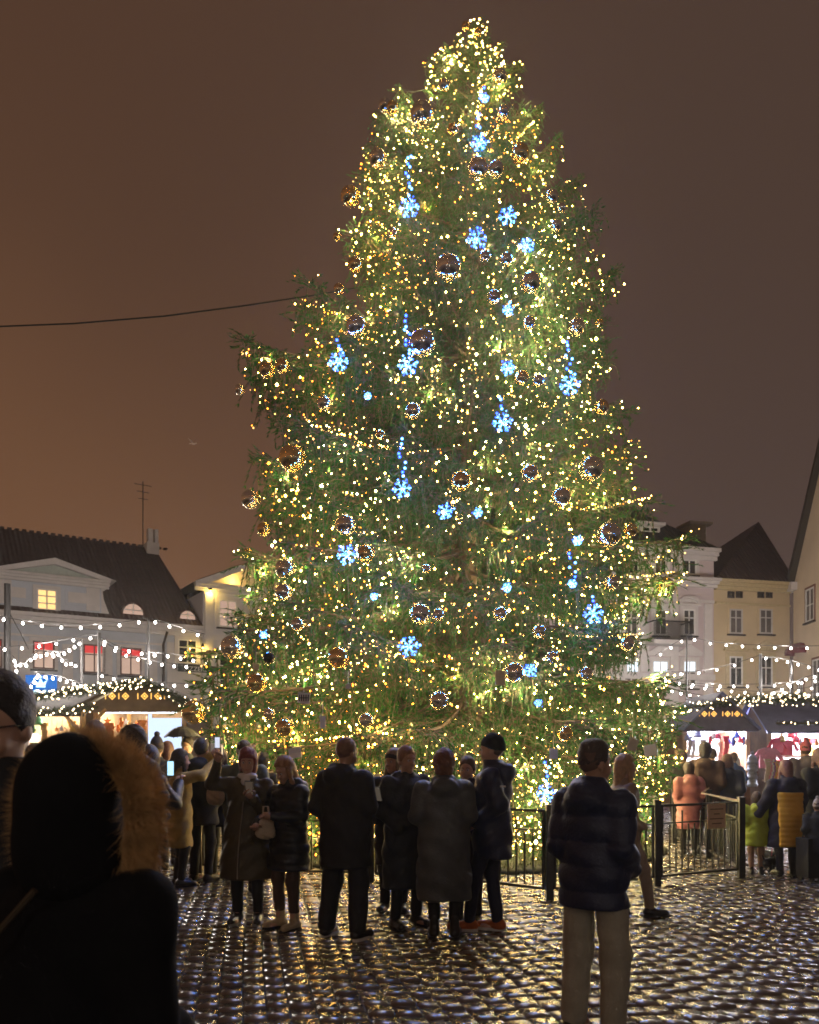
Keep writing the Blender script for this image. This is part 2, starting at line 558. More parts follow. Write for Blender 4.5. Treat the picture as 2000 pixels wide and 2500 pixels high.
# leader tuft at the very top
for k in range(5):
    MW, sites = add_bough(13.7 + k * .13, k * 2.4, .45 - .04 * k, k, R(55 + 5 * k), .30, 0)
    for _ in range(7): bulb_sites.append(MW @ sites[rnd.randrange(len(sites))])

# fairy lights: 300 nearest bulbs one by one, the rest joined
pick = list(range(len(bulb_sites)))
M_amber = glow('amber_bulb', (1, .27, .022), 18)
M_warm = glow('warm_white_bulb', (1, .54, .10), 62)
M_dim = glow('dim_warm_bulb', (1, .55, .16), 5)
M_cool = glow('pale_white_bulb', (1, .72, .28), 72)
fairy = empty('fairy_lights', TREE, label='dense warm fairy lights wound over every bough of the spruce', cat='fairy lights')
def octa(r):
    return np.array([(0, 0, -r * 1.2), (r, 0, 0), (0, r, 0), (-r, 0, 0), (0, -r, 0), (0, 0, r * 1.3)]), np.array([(0, 2, 1), (0, 3, 2), (0, 4, 3), (0, 1, 4), (5, 1, 2), (5, 2, 3), (5, 3, 4), (5, 4, 1)])
OV, OF = octa(1)
bm_ = {}
for nm, mm in (('a', M_amber), ('w', M_warm), ('c', M_cool), ('d', M_dim)):
    bm_[nm] = npmesh('bulb', OV, OF, mm)
def bulb_kind(p):
    left = (p.x - TREE.x) / 4.0
    n = math.sin(p.x * 2.1 + 1.3) * math.sin(p.z * 1.7) + math.sin(p.x * .9 - p.z * .8)
    q = rnd.random() + .25 * n
    if rnd.random() < .33: return 'd'
    if q < .12 - .42 * left: return 'a'
    return 'w' if q < .85 else 'c'
bulb_sites.sort(key=lambda p: p.y)
Vb, Fb, Mb, nb = [], [], [], 0
kinds = ['a', 'w', 'c', 'd']
for i, p in enumerate(bulb_sites):
    k = bulb_kind(p)
    r = rnd.choice((.006, .007, .009, .010, .012, .015)) * (1.7 if rnd.random() < .05 else 1)
    if i < 300:
        o = inst('bulb', bm_[k], fairy, p - TREE)
        o.scale = (r, r, r)
    else:
        Vb.append(OV * r + np.array(p - TREE)); Fb.append(OF + nb); nb += 6; Mb += [kinds.index(k)] * 8
inst('more_bulbs', npmesh('more_bulbs', np.vstack(Vb), np.vstack(Fb), [M_amber, M_warm, M_cool, M_dim], midx=np.array(Mb)), fairy, kind='stuff')
# the light the strings give: one small lamp for every dozen bulbs
gl = {}
for k, c in (('a', (1, .58, .16)), ('w', (1, .78, .34)), ('c', (1, .88, .48))):
    ld = bpy.data.lights.new('fairy_light', 'POINT'); ld.color = c; ld.energy = 1; ld.shadow_soft_size = .035; gl[k] = [ld.copy() for _ in range(3)]
    for l_, e_ in zip(gl[k], (8, 23, 50)): l_.energy = e_
cand = bulb_sites[:]
rnd.shuffle(cand)
kept = []
for p in cand:
    if all((p - q).length > .42 for q in kept): kept.append(p)
    if len(kept) >= 300: break
for p in kept:
    d = Vector((p.x - TREE.x, p.y - TREE.y, 0)); d.normalize()
    o = bpy.data.objects.new('fairy_light', gl[bulb_kind(p).replace('d', 'w')][min(2, max(0, int(1.4 + .8 * math.sin(p.x * 1.3 + p.z * .6 + .5) * math.cos(p.z * .9 - p.x * .4) + .25 * (p.x - TREE.x) / 2 + rnd.uniform(-.9, .9))))]); COL.objects.link(o); o.parent = fairy
    o.location = p - TREE + d * .03 + Vector((0, 0, .05))
# thin light cable looping between neighbouring bulbs
wm = MB()
bs = sorted(bulb_sites, key=lambda p: (round(p.z * 2.2), math.atan2(p.y - TREE.y, p.x - TREE.x)))
for a, b in zip(bs[:-1], bs[1:]):
    if (a - b).length < .75 and rnd.random() < .6:
        m = (a + b) / 2; m.z -= .06
        wm.tube([a - TREE, m - TREE, b - TREE], .0022, 3, cap=False)
wm.build('light_cable', mat('dark_green_cable', (.01, .018, .01)), fairy, kind='stuff')

# baubles (photo column, row, radius in photo pixels, finish)
BAU = [(940, 258, 17, 'c'), (958, 261, 14, 'g'), (1030, 278, 29, 'c'), (1106, 315, 13, 'g'), (1220, 185, 17, 'c'), (1230, 272, 14, 'c'), (1084, 207, 14, 'c'), (1137, 63, 10, 'g'),
       (1169, 77, 9, 'g'), (922, 386, 22, 'c'), (1167, 410, 25, 'c'), (1212, 412, 19, 'c'), (1270, 373, 23, 'g'), (855, 479, 24, 'g'), (1372, 507, 12, 'c'), (1358, 550, 14, 'c'),
       (1348, 479, 16, 'c'), (822, 578, 10, 'g'), (1094, 653, 32, 'c'), (1185, 625, 14, 'c'), (1236, 633, 16, 'c'), (867, 645, 18, 'g'), (958, 568, 12, 'c'),
       (870, 795, 25, 'c'), (1031, 836, 33, 'c'), (652, 903, 20, 'g'), (690, 893, 18, 'g'), (585, 951, 13, 'c'), (792, 984, 18, 'c'), (1008, 1003, 20, 'c'), (929, 1061, 12, 'g'),
       (714, 1118, 34, 'g'), (827, 705, 13, 'g'), (1295, 689, 25, 'c'), (1206, 725, 17, 'c'), (1292, 788, 16, 'c'), (1408, 798, 22, 'c'), (1464, 790, 11, 'g'), (1274, 922, 18, 'g'),
       (1314, 929, 15, 'c'), (1469, 993, 18, 'g'), (1443, 1143, 31, 'c'), (1293, 1155, 22, 'c'), (1125, 1174, 25, 'g'), (612, 1219, 24, 'c'), (844, 1281, 26, 'c'), (893, 1351, 23, 'g'),
       (697, 1388, 26, 'c'), (693, 1445, 22, 'c'), (644, 1292, 17, 'g'), (727, 1524, 17, 'c'), (567, 1580, 30, 'c'), (827, 1605, 27, 'g'), (627, 1667, 25, 'g'), (1026, 1498, 27, 'c'),
       (1070, 1500, 16, 'c'), (1041, 1388, 12, 'c'), (895, 1758, 19, 'c'), (1072, 1709, 24, 'c'), (695, 1776, 24, 'g'), (473, 1739, 30, 'g'), (657, 1742, 15, 'c'), (657, 1607, 15, 'k'),
       (604, 1350, 12, 'g'), (1487, 1305, 30, 'c'), (1540, 1294, 17, 'g'), (1493, 1422, 20, 'c'), (1625, 1434, 24, 'g'), (1221, 1498, 18, 'c'), (1316, 1541, 17, 'c'),
       (1348, 1605, 17, 'c'), (1530, 1571, 19, 'c'), (1255, 1641, 26, 'c'), (1380, 1791, 20, 'g'), (1370, 1213, 24, 'c'), (1430, 1645, 18, 'c')]
M_clear = mat('mirror_glass', (.97, .93, .86), rough=.05, metal=1, var=.03)
M_gold = mat('gold_mirror', (1, .76, .36), rough=.07, metal=1, var=.03)
for mm in (M_clear, M_gold):       # thin shiny shells one can half see through
    nt = mm.node_tree; b = nt.nodes['Principled BSDF']; tr = nt.nodes.new('ShaderNodeBsdfTransparent'); ms = nt.nodes.new('ShaderNodeMixShader')
    ms.inputs[0].default_value = .14; nt.links.new(b.outputs[0], ms.inputs[1]); nt.links.new(tr.outputs[0], ms.inputs[2])
    nt.links.new(ms.outputs[0], nt.nodes['Material Output'].inputs[0])
M_black = mat('black_bauble', (.02, .02, .02), rough=.15, metal=.6)
M_cap = mat('bauble_cap', (.55, .42, .2), rough=.3, metal=1)
bb = MB(); bb.ball((0, 0, 0), 1, 32, 20)
BM = {k: bb.mesh('bauble', m, True) for k, m in (('c', M_clear), ('g', M_gold), ('k', M_black))}
cb = MB(); cb.lathe([(.0, .95), (.16, .96), (.15, 1.08), (.05, 1.10), (.0, 1.10)], 10); cb.lathe([(.05, 1.08), (.07, 1.14), (.05, 1.2), (.0, 1.2)], 8)
cap_me = cb.mesh('cap', M_cap, True)
def crown_y(px, py, extra=.05):
    """distance of the crown's surface along a photo ray (real place of an ornament hanging on it)"""
    for i in range(400):
        Y = 9.6 + i * .02
        p = at(px, py, Y)
        dx, dy = p.x - TREE.x, p.y - TREE.y
        d = math.hypot(dx, dy)
        zc = min(max(p.z, PZ[0]), PZ[-1])
        if d <= tree_r(zc, dx / (d + 1e-6)) * .96 + extra: return Y
        if Y > TREE.y: break
    return TREE.y - .1
def zone(p):
    h = (p.z - 1) / 14
    v = ['lowest', 'lower', 'middle', 'upper', 'top'][min(4, int(h * 5))]
    l = float(np.interp(p.z, PZ, PL)); r = float(np.interp(p.z, PZ, PR))
    q = (p.x - TREE.x) / (l if p.x < TREE.x else r)
    hz = 'left edge' if q < -.72 else 'left side' if q < -.2 else 'centre' if q < .2 else 'right side' if q < .72 else 'right edge'
    return '%s fifth at %s' % (v, hz)
def unique_labels(items):
    """items: (obj, base phrase, world position); look-alikes in one zone are told apart by rank"""
    by = {}
    for o, base, p in items: by.setdefault(base + ' on tree, ' + zone(p), []).append((o, p))
    for lab, l in by.items():
        if len(l) == 1: l[0][0]['label'] = lab; continue
        l.sort(key=lambda t: -t[1].z)
        for i, (o, p) in enumerate(l): o['label'] = lab + ', ' + ordinal(i, len(l), 'z')
items = []
for px, py, pr, k in BAU:
    Y = crown_y(px, py, .16)
    r = pr / FPX * Y * .98
    p = at(px, py, Y)
    o = inst('bauble', BM[k], None, p, cat='bauble', group='glass baubles hanging on the christmas tree')
    o.scale = (r, r, r)
    inst('cap', cap_me, o)
    size = 'huge' if r > .17 else 'large' if r > .125 else 'medium' if r > .09 else 'small'
    items.append((o, size + ' ' + {'c': 'silvery glass bauble', 'g': 'gold bauble', 'k': 'black bauble'}[k], p))
unique_labels(items)

# blue white snowflake lamps, some under a drop of blue lights
SNOW = [(1183, 240, 11, 30), (1170, 350, 20, 60), (999, 507, 25, 110), (1240, 528, 22, 0), (1165, 584, 24, 20), (1287, 599, 18, 0), (827, 884, 24, 40), (996, 893, 23, 110), (898, 967, 9, 0),
        (982, 1193, 22, 110), (1240, 757, 13, 20), (1240, 899, 17, 0), (1391, 941, 25, 90), (1227, 1031, 24, 50), (846, 1355, 24, 0), (998, 1578, 25, 0), (913, 1456, 9, 0), (644, 1550, 9, 0),
        (1087, 1249, 19, 0), (1167, 1252, 11, 0), (1410, 1320, 12, 0), (1449, 1498, 24, 30), (1295, 1637, 16, 0), (1238, 1434, 11, 0), (1314, 1716, 9, 0), (1332, 1936, 22, 60), (1398, 1425, 11, 75)]
M_blue = glow('blue_white_led', (.03, .09, 1), 9)
M_blue2 = glow('deep_blue_led', (.02, .07, 1), 14)
M_blue1 = glow('ice_white_led', (.09, .30, 1), 12)
M_ring = mat('white_plastic', (.75, .78, .8), rough=.4)
items = []
for px, py, pr, drop in SNOW:
    Y = crown_y(px, py, .14)
    r = pr / FPX * Y * 1.0
    p = at(px, py, Y)
    root = empty('snowflake_lamp', p, cat='lamp', group='blue snowflake lamps on the christmas tree')
    fr, led = MB(), MB()
    for a in range(6):
        t = R(60 * a + 8)
        d = Vector((math.cos(t), 0, math.sin(t)))
        n = Vector((-d.z, 0, d.x))
        fr.tube([(0, 0, 0), d * r], .004, 4)
        for q in (.35, .62, 1.0):
            led.cur = 1 if rnd.random() < .7 else 0; led.ball(d * r * q + Vector((rnd.uniform(-.02, .02), -rnd.uniform(.01, .04), rnd.uniform(-.02, .02))), rnd.uniform(.008, .017) * min(1, r / .15), 6, 4)
        for sgn in (-1, 1):
            b = d * r * .6; e = b + (d + n * sgn).normalized() * r * .34
            fr.tube([b, e], .005, 4); led.cur = 1 if rnd.random() < .4 else 0; led.ball(e, rnd.uniform(.007, .014) * min(1, r / .15), 6, 4)
    led.ball((0, -.01, 0), .014 * min(1, r / .15), 6, 4)
    fr.build('frame', M_ring, root); led.build('leds', [M_blue, M_blue1], root, kind='stuff')
    ld = bpy.data.lights.new('snowflake_light', 'POINT'); ld.color = (.05, .24, 1); ld.energy = (52 if p.z > 3 else 10) * min(1, r / .14); ld.shadow_soft_size = .05
    lo = bpy.data.objects.new('snowflake_light', ld); COL.objects.link(lo); lo.parent = root; lo.location = (0, -.04, -.03)
    if drop:
        dl = MB(); h = drop / FPX * Y
        for q in range(int(h / .065)):
            dl.cur = int(rnd.random() < .45); dl.ball((rnd.uniform(-.05, .05), rnd.uniform(-.04, .04), r + .04 + q * .065), .018, 6, 4)
        dl.build('light_drop', [M_blue2, M_blue1], root, kind='stuff'); dc = MB(); dc.tube([(0, .02, r * .2), (0, .02, r + h)], .004, 4); dc.build('cable', M_cable, root)
    items.append((root, ('large' if r > .12 else 'small') + ' blue snowflake lamp', p))
unique_labels(items)

# paper cards and toys hung low on the boughs by visitors
M_card = mat('paper_card', (.72, .66, .50), rough=.7, var=.1)
cards = [(742, 1704, 30, 26, .1, 'white card printed with dark stripes hung low on the tree', 1), (720, 1838, 32, 26, -.2, 'cream paper card hanging above the blonde woman', 0),
         (1222, 1655, 24, 36, .05, 'tan box shaped card hanging beside a big silvery bauble', 0), (1545, 1818, 26, 30, .3, 'tilted white card hanging at the tree edge above the puffer jacket', 0),
         (1588, 1832, 30, 28, -.2, 'square cream card hanging right of the tilted white card', 0), (922, 1910, 22, 40, -.3, 'tall cream card hanging beside the bald man', 0),
         (850, 1676, 12, 12, 0, 'small white heart shaped card on the lower boughs', 0), (788, 1763, 14, 30, 0, 'narrow white paper charm hanging above the bald man', 0),
         (1352, 1840, 20, 26, 0, 'small framed card hanging behind the man in the puffer jacket', 0), (625, 1628, 15, 16, 0, 'small white card just above a gold bauble', 0)]
for px, py, w, h, rt, lab, st in cards:
    Y = crown_y(px, py, .2)
    if py > 1810: Y = min(Y, 11.9)
    p = at(px, py, Y); w_, h_ = w / FPX * Y, h / FPX * Y
    c = MB(); c.box((0, 0, 0), (w_, .006, h_), M=Matrix.Rotation(rt, 4, 'Y') @ Matrix.Rotation(rt * .7, 4, 'Z'))
    o = c.build('paper_card', M_card, loc=p, label=lab, cat='card', group='paper cards hung on the tree')
    t = MB(); t.tube([(0, 0, h_ * .45), (0, .03, h_ * .5 + .16)], .003, 4); t.build('string', M_card, o)
    if st:
        s_ = MB()
        for i in range(5): s_.box((-w_ * .36 + i * w_ * .18, -.006, 0), (w_ * .08, .003, h_ * .6))
        s_.box((0, -.006, 0), (w_ * .8, .003, h_ * .07)); s_.build('stripes', M_cable, o)
# ---------------------------------------------------------------- buildings round the square
class Facade:
    """vertical plane through two ground points; local x along it, local y into the building, local z up"""
    def __init__(f, xa, ya, xb, yb):
        f.o = Vector((xa, ya, 0)); d = Vector((xb - xa, yb - ya, 0)); f.len = d.length
        f.rz = math.atan2(d.y, d.x); f.u = d.normalized()
    def at(f, px, py):
        t = (px - CX) / FPX
        s = (t * f.o.y - f.o.x) / (f.u.x - t * f.u.y)
        Y = f.o.y + s * f.u.y
        return s, WZ(py, Y)
    def root(f, name, **k): return empty(name, f.o, f.rz, **k)

M_glass = mat('dark_window_glass', (.02, .022, .028), rough=.08, spec=.9, var=.2)
M_glassd = mat('curtained_window', (.10, .085, .08), rough=.3, var=.5, scale=2)
M_litw = glow('warm_lit_window', (1, .60, .22), 1.5)
M_litc = glow('cold_lit_window', (.80, .90, 1), 1.6)
M_litr = glow('red_lit_window', (.95, .05, .05), .75)
M_litd = glow('dim_pink_window', (.62, .40, .30), .85)
M_wframe = mat('white_window_frame', (.72, .70, .68), rough=.5, var=.08)
M_trim = mat('white_stucco_trim', (.62, .58, .57), rough=.7, var=.10, scale=3, bump=.1)
M_greyblue = mat('grey_blue_stucco', (.50, .53, .60), rough=.8, var=.12, scale=.9, bump=.15, bscale=30)
M_lilac = mat('pale_lilac_stucco', (.55, .46, .47), rough=.8, var=.12, scale=.9, bump=.15, bscale=30)
M_ochre = mat('ochre_stucco', (.56, .44, .27), rough=.8, var=.12, scale=.8, bump=.15, bscale=30)
M_cream = mat('cream_stucco', (.72, .60, .44), rough=.8, var=.10, scale=.8, bump=.15, bscale=30)
M_white = mat('white_stucco', (.60, .57, .58), rough=.8, var=.10, scale=.9, bump=.15, bscale=30)
M_roof = mat('dark_clay_roof', (.055, .026, .020), rough=.75, var=.35, scale=3)
M_roofg = mat('dark_sheet_roof', (.035, .034, .036), rough=.6, var=.3, scale=3)
nt = M_roof.node_tree      # courses of tiles far off: fine relief
for mm in (M_roof, M_roofg):
    nt = mm.node_tree
    wv = nt.nodes.new('ShaderNodeTexWave'); wv.bands_direction = 'X'; wv.inputs['Scale'].default_value = 1.4; wv.inputs['Distortion'].default_value = .6
    t_ = nt.nodes.new('ShaderNodeTexCoord'); nt.links.new(t_.outputs['Object'], wv.inputs[0])
    bp_ = nt.nodes.new('ShaderNodeBump'); bp_.inputs['Strength'].default_value = .6; bp_.inputs['Distance'].default_value = .08
    nt.links.new(wv.outputs[0], bp_.inputs['Height']); nt.links.new(bp_.outputs[0], nt.nodes['Principled BSDF'].inputs['Normal'])
M_sill = mat('dark_tin', (.045, .035, .035), rough=.45, metal=.3)

def window(root, x0, x1, z0, z1, glassm, cols=2, rows=2, fr=M_wframe, sur=M_trim, hood=None, sill=True, y=0, surw=.16, rowz=None, top=None):
    """frame proud of the wall, pane set back inside, glazing bars, surround"""
    w, h = x1 - x0, z1 - z0
    m = MB(); t = .075
    yf = y - .05
    m.b2(x0, x0 + t, yf, y + .05, z0, z1); m.b2(x1 - t, x1, yf, y + .05, z0, z1)
    m.b2(x0 + t, x1 - t, yf, y + .05, z0, z0 + t); m.b2(x0 + t, x1 - t, yf, y + .05, z1 - t, z1)
    for c in range(1, cols): m.b2(x0 + w * c / cols - .03, x0 + w * c / cols + .03, yf + .01, y + .03, z0 + t, z1 - t)
    zs = rowz or [z0 + h * r / rows for r in range(1, rows)]
    for q in zs: m.b2(x0 + t, x1 - t, yf + .015, y + .025, q - .025, q + .025)
    o = m.build('window', fr, root)
    g = MB(); g.b2(x0 + t, x1 - t, y - .012, y - .004, z0 + t, z1 - t)
    g.build('pane', glassm, o)
    if top:
        g = MB(); g.b2(x0 + t, x1 - t, y - .022, y - .014, z1 - h * top[1], z1 - t); g.build('blind', top[0], o)
    if sur:
        s = MB(); a = surw
        s.b2(x0 - a, x0, y - .04, y + .02, z0 - .02, z1 + a); s.b2(x1, x1 + a, y - .04, y + .02, z0 - .02, z1 + a)
        s.b2(x0, x1, y - .04, y + .02, z1, z1 + a)
        if hood == 'flat': s.b2(x0 - a - .1, x1 + a + .1, y - .16, y + .02, z1 + a + .12, z1 + a + .24)
        if hood == 'arch':
            c = (x0 + x1) / 2; R_ = (w / 2 + a + .1)
            pts = [(c + R_ * math.cos(q), z1 + a + .12 + .62 * R_ * math.sin(q)) for q in np.linspace(0, PI, 13)]
            pin = [(c + (R_ - .16) * math.cos(q), z1 + a + .10 + .62 * (R_ - .2) * math.sin(q)) for q in np.linspace(PI, 0, 13)]
            for i in range(12): s.prism([pts[i], pts[i + 1], pin[11 - i], pin[12 - i]], y - .16, y + .02)
            s.b2(x0 - a - .12, x1 + a + .12, y - .14, y + .02, z1 + a, z1 + a + .11)
        if hood == 'pediment':
            c = (x0 + x1) / 2
            s.prism([(x0 - a - .2, z1 + a + .18), (x1 + a + .2, z1 + a + .18), (c, z1 + a + .62)], y - .15, y + .02)
            s.b2(x0 - a - .12, x1 + a + .12, y - .12, y + .02, z1 + a + .06, z1 + a + .177)
        s.build('surround', sur, o)
    if sill:
        s = MB(); s.b2(x0 - .12, x1 + .12, y - .14, y + .02, z0 - .10, z0 - .022); s.build('sill', M_sill, o)
    return o

def cornice(m, x0, x1, z, h=.5, d=.35, y=0):
    m.b2(x0, x1, y - d * .35, y, z, z + h * .35)
    m.b2(x0, x1, y - d * .7, y, z + h * .35 + .002, z + h * .68)
    m.b2(x0 - .03, x1 + .03, y - d, y, z + h * .68 + .002, z + h)

# --- long grey blue town house on the left
FL = Facade(-19.0, 38.0, -10.97, 43.0)
xr, _ = FL.at(400, 1500); xe, _ = FL.at(490, 1500)
H = 7.70
bl = FL.root('town_house', label='long grey blue town house with red lit windows and huge dark tiled roof', cat='building')
m = MB(); m.b2(-7, xe, 0, 12, 0, H); m.build('wall', M_greyblue, bl)
m = MB(); m.b2(xr + .15, xe - .01, -.06, -.002, 0, H - .35); m.build('end_wall', M_white, bl)
m = MB(); cornice(m, -7, xe, H, .55, .5); m.build('cornice', M_trim, bl)
m = MB(); m.b2(-7, xr, -.07, -.002, 7.15, 7.25)
for px in (30, 60, 165, 262, 372):
    s, _ = FL.at(px, 1600); m.b2(s - .24, s + .24, -.05, -.002, .2, 6.9)
m.build('pilasters', M_trim, bl)
rb = H + .553
m = MB()   # roof: steep front slope to a ridge 6 m back
xc, _ = FL.at(455, 1350)
m.add([(-7, -.45, rb), (xe, -.45, rb), (xc, 6.2, 13.6), (-7, 6.2, 13.6), (-7, 12.4, rb), (xe, 12.4, rb)], [(0, 1, 2, 3), (3, 2, 5, 4), (1, 5, 2), (0, 3, 4), (0, 4, 5, 1)])
roof = m.build('roof', M_roof, bl)
m = MB()
for i in range(46): m.b2(-7 + i * .36, -7 + i * .36 + .22, 6.1, 6.3, 13.6, 13.70)
m.build('ridge_tiles', M_roof, roof)
s, z = FL.at(432, 1340)
m = MB(); m.b2(xc - .6, xc + .1, 5.6, 6.8, 12.0, 13.8); m.b2(xc - .5, xc - .22, 5.7, 6.1, 13.8, 14.6); m.b2(xc - .12, xc + .08, 5.7, 6.1, 13.8, 14.6); m.build('chimney', M_trim, roof)
m = MB(); m.tube([(xc - .75, 5.9, 13.3), (xc - .75, 5.9, 17.3)], .03, 5)
for q, L in ((17.1, .5), (16.7, .35), (16.3, .28)): m.tube([(xc - .75 - L, 5.9, q), (xc - .75 + L, 5.9, q)], .018, 4)
m.build('antenna', M_cable, roof)
# eyelid dormers
for px, w in ((325, .62), (458, .5)):
    s, _ = FL.at(px, 1480)
    m = MB(); n = 9
    pts = [(s + w * math.cos(q), rb + .35 + .75 * w * 1.4 * math.sin(q)) for q in np.linspace(0, PI, n)]
    m.prism(pts, .0, 1.7); d = m.build('dormer', M_roof, roof)
    m = MB(); m.prism([(s + (x - s) * .8, rb + .37 + (z_ - rb - .35) * .8) for x, z_ in pts], -.03, -.005); m.build('pane', M_litd, d)
    m = MB(); m.b2(s - .025, s + .025, -.05, -.031, rb + .37, rb + .35 + .75 * w * 1.1); m.b2(s - w * .7, s + w * .7, -.05, -.032, rb + .55, rb + .6); m.build('frame', M_wframe, d)
# windows of the upper floor
for x0, x1, y0, y1 in ((-32, 5, 1558, 1636), (80, 133, 1564, 1640), (203, 257, 1572, 1650), (293, 345, 1580, 1655)):
    a, z1 = FL.at(x0, y0); b, z0 = FL.at(x1, y1)
    window(bl, a, b, z0 + .1, z1, M_litd, 2, 2, fr=mat('red_brown_frame', (.10, .03, .025), rough=.5), top=(M_litr, .30), rowz=[z1 - (z1 - z0) * .33])
a, z1 = FL.at(433, 1560); b, z0 = FL.at(480, 1622)
window(bl, a, b, z0, z1, M_glass, 2, 3, y=-.07)
s, _ = FL.at(397, 1600)
m = MB(); m.tube([(s + .1, -.5, H + .1), (s, -.14, H - .5), (s, -.14, .2)], .07, 8); m.build('downpipe', M_sill, bl)
# ground floor doors and shop windows, mostly behind the stalls
for px in (-20, 60, 150, 250, 340, 440):
    s, _ = FL.at(px, 1800); window(bl, s - .55, s + .55, 1.0, 3.2, M_litw if px in (150, 440) else M_glass, 2, 2, y=-.07 if px > 400 else 0)
# attic storey with pediment
a0, _ = FL.at(-14, 1440); a1, _ = FL.at(246, 1440)
zc = rb - .05; zt = 9.72
at_ = MB()
at_.b2(a0, a1, -.12, 3.4, zc, zt)
attic = at_.build('attic', M_greyblue, bl)
m = MB(); cornice(m, a0 - .1, a1 + .35, zt + .002, .38, .35, -.12)
am = (a0 + a1) / 2 + .2; zp = zt + .39
wd = (a1 - a0) / 2 + .45
for sg in (-1, 1):
    e = (am + sg * wd, zp); c = (am, zp + .80)
    m.prism([e, (e[0] - sg * .75, e[1]), (c[0], c[1] - .30), c] if sg > 0 else [e, c, (c[0], c[1] - .30), (e[0] - sg * .75, e[1])], -.48, 3.4)
for x0_, x1_ in ((a0 + .1, a0 + .7), (a1 - .7, a1 - .08)): m.b2(x0_, x1_, -.19, -.122, zc + .4, zt - .02)
for sgx in (a1,):       # volute at the side
    m.prism([(a1, zc), (a1 + .5, zc), (a1 + .34, zc + .4), (a1 + .12, zc + 1.0), (a1 + .06, zc + 1.4), (a1 + .24, zt), (a1, zt)], -.12, .2)
m.build('pediment', M_trim, bl)
m = MB(); m.prism([(am - wd + .6, zp + .004), (am + wd - .6, zp + .004), (am, zp + .60)], -.2, .3); m.build('tympanum', mat('pale_green_stucco', (.42, .46, .42), rough=.8), bl)
for px0, px1, py0, py1 in ((10, 62, 1432, 1462), (165, 218, 1446, 1476)):
    a, z1 = FL.at(px0, py0); b, z0 = FL.at(px1, py1)
    m = MB(); m.b2(a - .13, b + .13, -.15, -.122, z0 - .13, z1 + .13); pn = m.build('recessed_panel', M_greyblue, bl)
    m = MB(); m.b2(a, b, -.18, -.152, z0, z1); m.build('panel_field', M_trim, pn)
a, z1 = FL.at(88, 1437); b, z0 = FL.at(138, 1494)
window(bl, a, b, max(z0, zc + .12), z1, M_litw, 2, 3, y=-.15, sill=True)
def lamp(name, loc, e, c, r=.05, parent=None, spot=None, rot=None):
    ld = bpy.data.lights.new(name, 'SPOT' if spot else 'POINT'); ld.energy = e; ld.color = c; ld.shadow_soft_size = r
    if spot: ld.spot_size = R(spot); ld.spot_blend = .8
    o = bpy.data.objects.new(name, ld); COL.objects.link(o); o.location = loc
    if rot: o.rotation_euler = rot
    if parent: o.parent = parent
    return o
for q in (-1, 1):      # two lamps washing the tympanum
    m = MB(); m.box((am + q * 2.2, -.34, zp + .06), (.30, .12, .10)); f = m.build('uplight', M_wframe, bl)
    lamp('uplight_lamp', (am + q * 2.2, -.42, zp + .16), 26, (1, .93, .72), .06, f)

# --- white house with the pediment, partly behind the tree
g0 = xe
bg = FL.root('gabled_house', label='white classical house with lit pediment just left of the tree, pizzeria sign below', cat='building')
yb = -.35
gw = 7.2; zg = 10.1
m = MB(); m.b2(g0 + .02, g0 + gw, yb, 10, 0, zg); m.build('wall', M_white, bg)
m = MB(); cornice(m, g0 - .45, g0 + gw + .45, zg + .002, .42, .4, yb)
gm_ = g0 + gw / 2
for sg in (-1, 1):
    e = (gm_ + sg * (gw / 2 + .45), zg + .43); c = (gm_, zg + 2.25)
    m.prism([e, (e[0] - sg * .75, e[1]), (c[0], c[1] - .32), c] if sg > 0 else [e, c, (c[0], c[1] - .32), (e[0] - sg * .75, e[1])], yb - .42, yb + .1)
for q in (g0 + .32, g0 + gw - .35, g0 + 2.5, g0 + 4.6): m.b2(q - .22, q + .22, yb - .08, yb - .002, .3, zg - .03)
m.b2(g0 + .02, g0 + gw, yb - .12, yb - .084, 7.6, 7.85)
m.build('pediment', M_trim, bg)
m = MB(); m.prism([(gm_ - gw / 2 + .2, zg + .434), (gm_ + gw / 2 - .2, zg + .434), (gm_, zg + 2.05)], yb - .02, yb + 2); m.build('tympanum', M_cream, bg)
m = MB(); m.add([(g0 - .45, yb - .45, zg + .45), (gm_, yb - .45, zg + 2.3), (gm_, 9, zg + 2.3), (g0 - .45, 9, zg + .45), (g0 + gw + .45, yb - .45, zg + .45), (g0 + gw + .45, 9, zg + .45)], [(0, 1, 2, 3), (1, 4, 5, 2), (3, 2, 5)])
m.build('roof', M_roof, bg)
for i, q in enumerate((g0 + 1.35, g0 + 3.5, g0 + 5.7)):
    window(bg, q - .5, q + .5, 8.3, 9.75, M_litd, 2, 3, y=yb)
    window(bg, q - .5, q + .5, 4.8, 7.0, M_glass, 2, 3, y=yb)
    window(bg, q - .5, q + .5, 1.2, 3.2, M_litw, 2, 2, y=yb)
for px, py, e in ((506, 1440, 45), (487, 1578, 30)):
    s, z = FL.at(px, py)
    m = MB(); m.tube([(s, yb - .02, z), (s, yb - .22, z + .04), (s, yb - .22, z - .1)], .03, 6); m.lathe([(.02, 0), (.09, .0), (.05, .2), (0, .22)], 8, (s, yb - .22, z - .12)); f = m.build('wall_lamp', M_sill, bg)
    b_ = MB(); b_.ball((s, yb - .22, z - .13), .06, 8, 5); b_.build('lit_bulb', glow('golden_bulb', (1, .62, .12), 12), f)
    lamp('wall_lamp_light', (s, yb - .24, z - .24), e, (1, .66, .12), .06, f)
lamp('pediment_light', (g0 + 1.6, yb - .35, zg + .65), 30, (1, .68, .15), .06, bg)
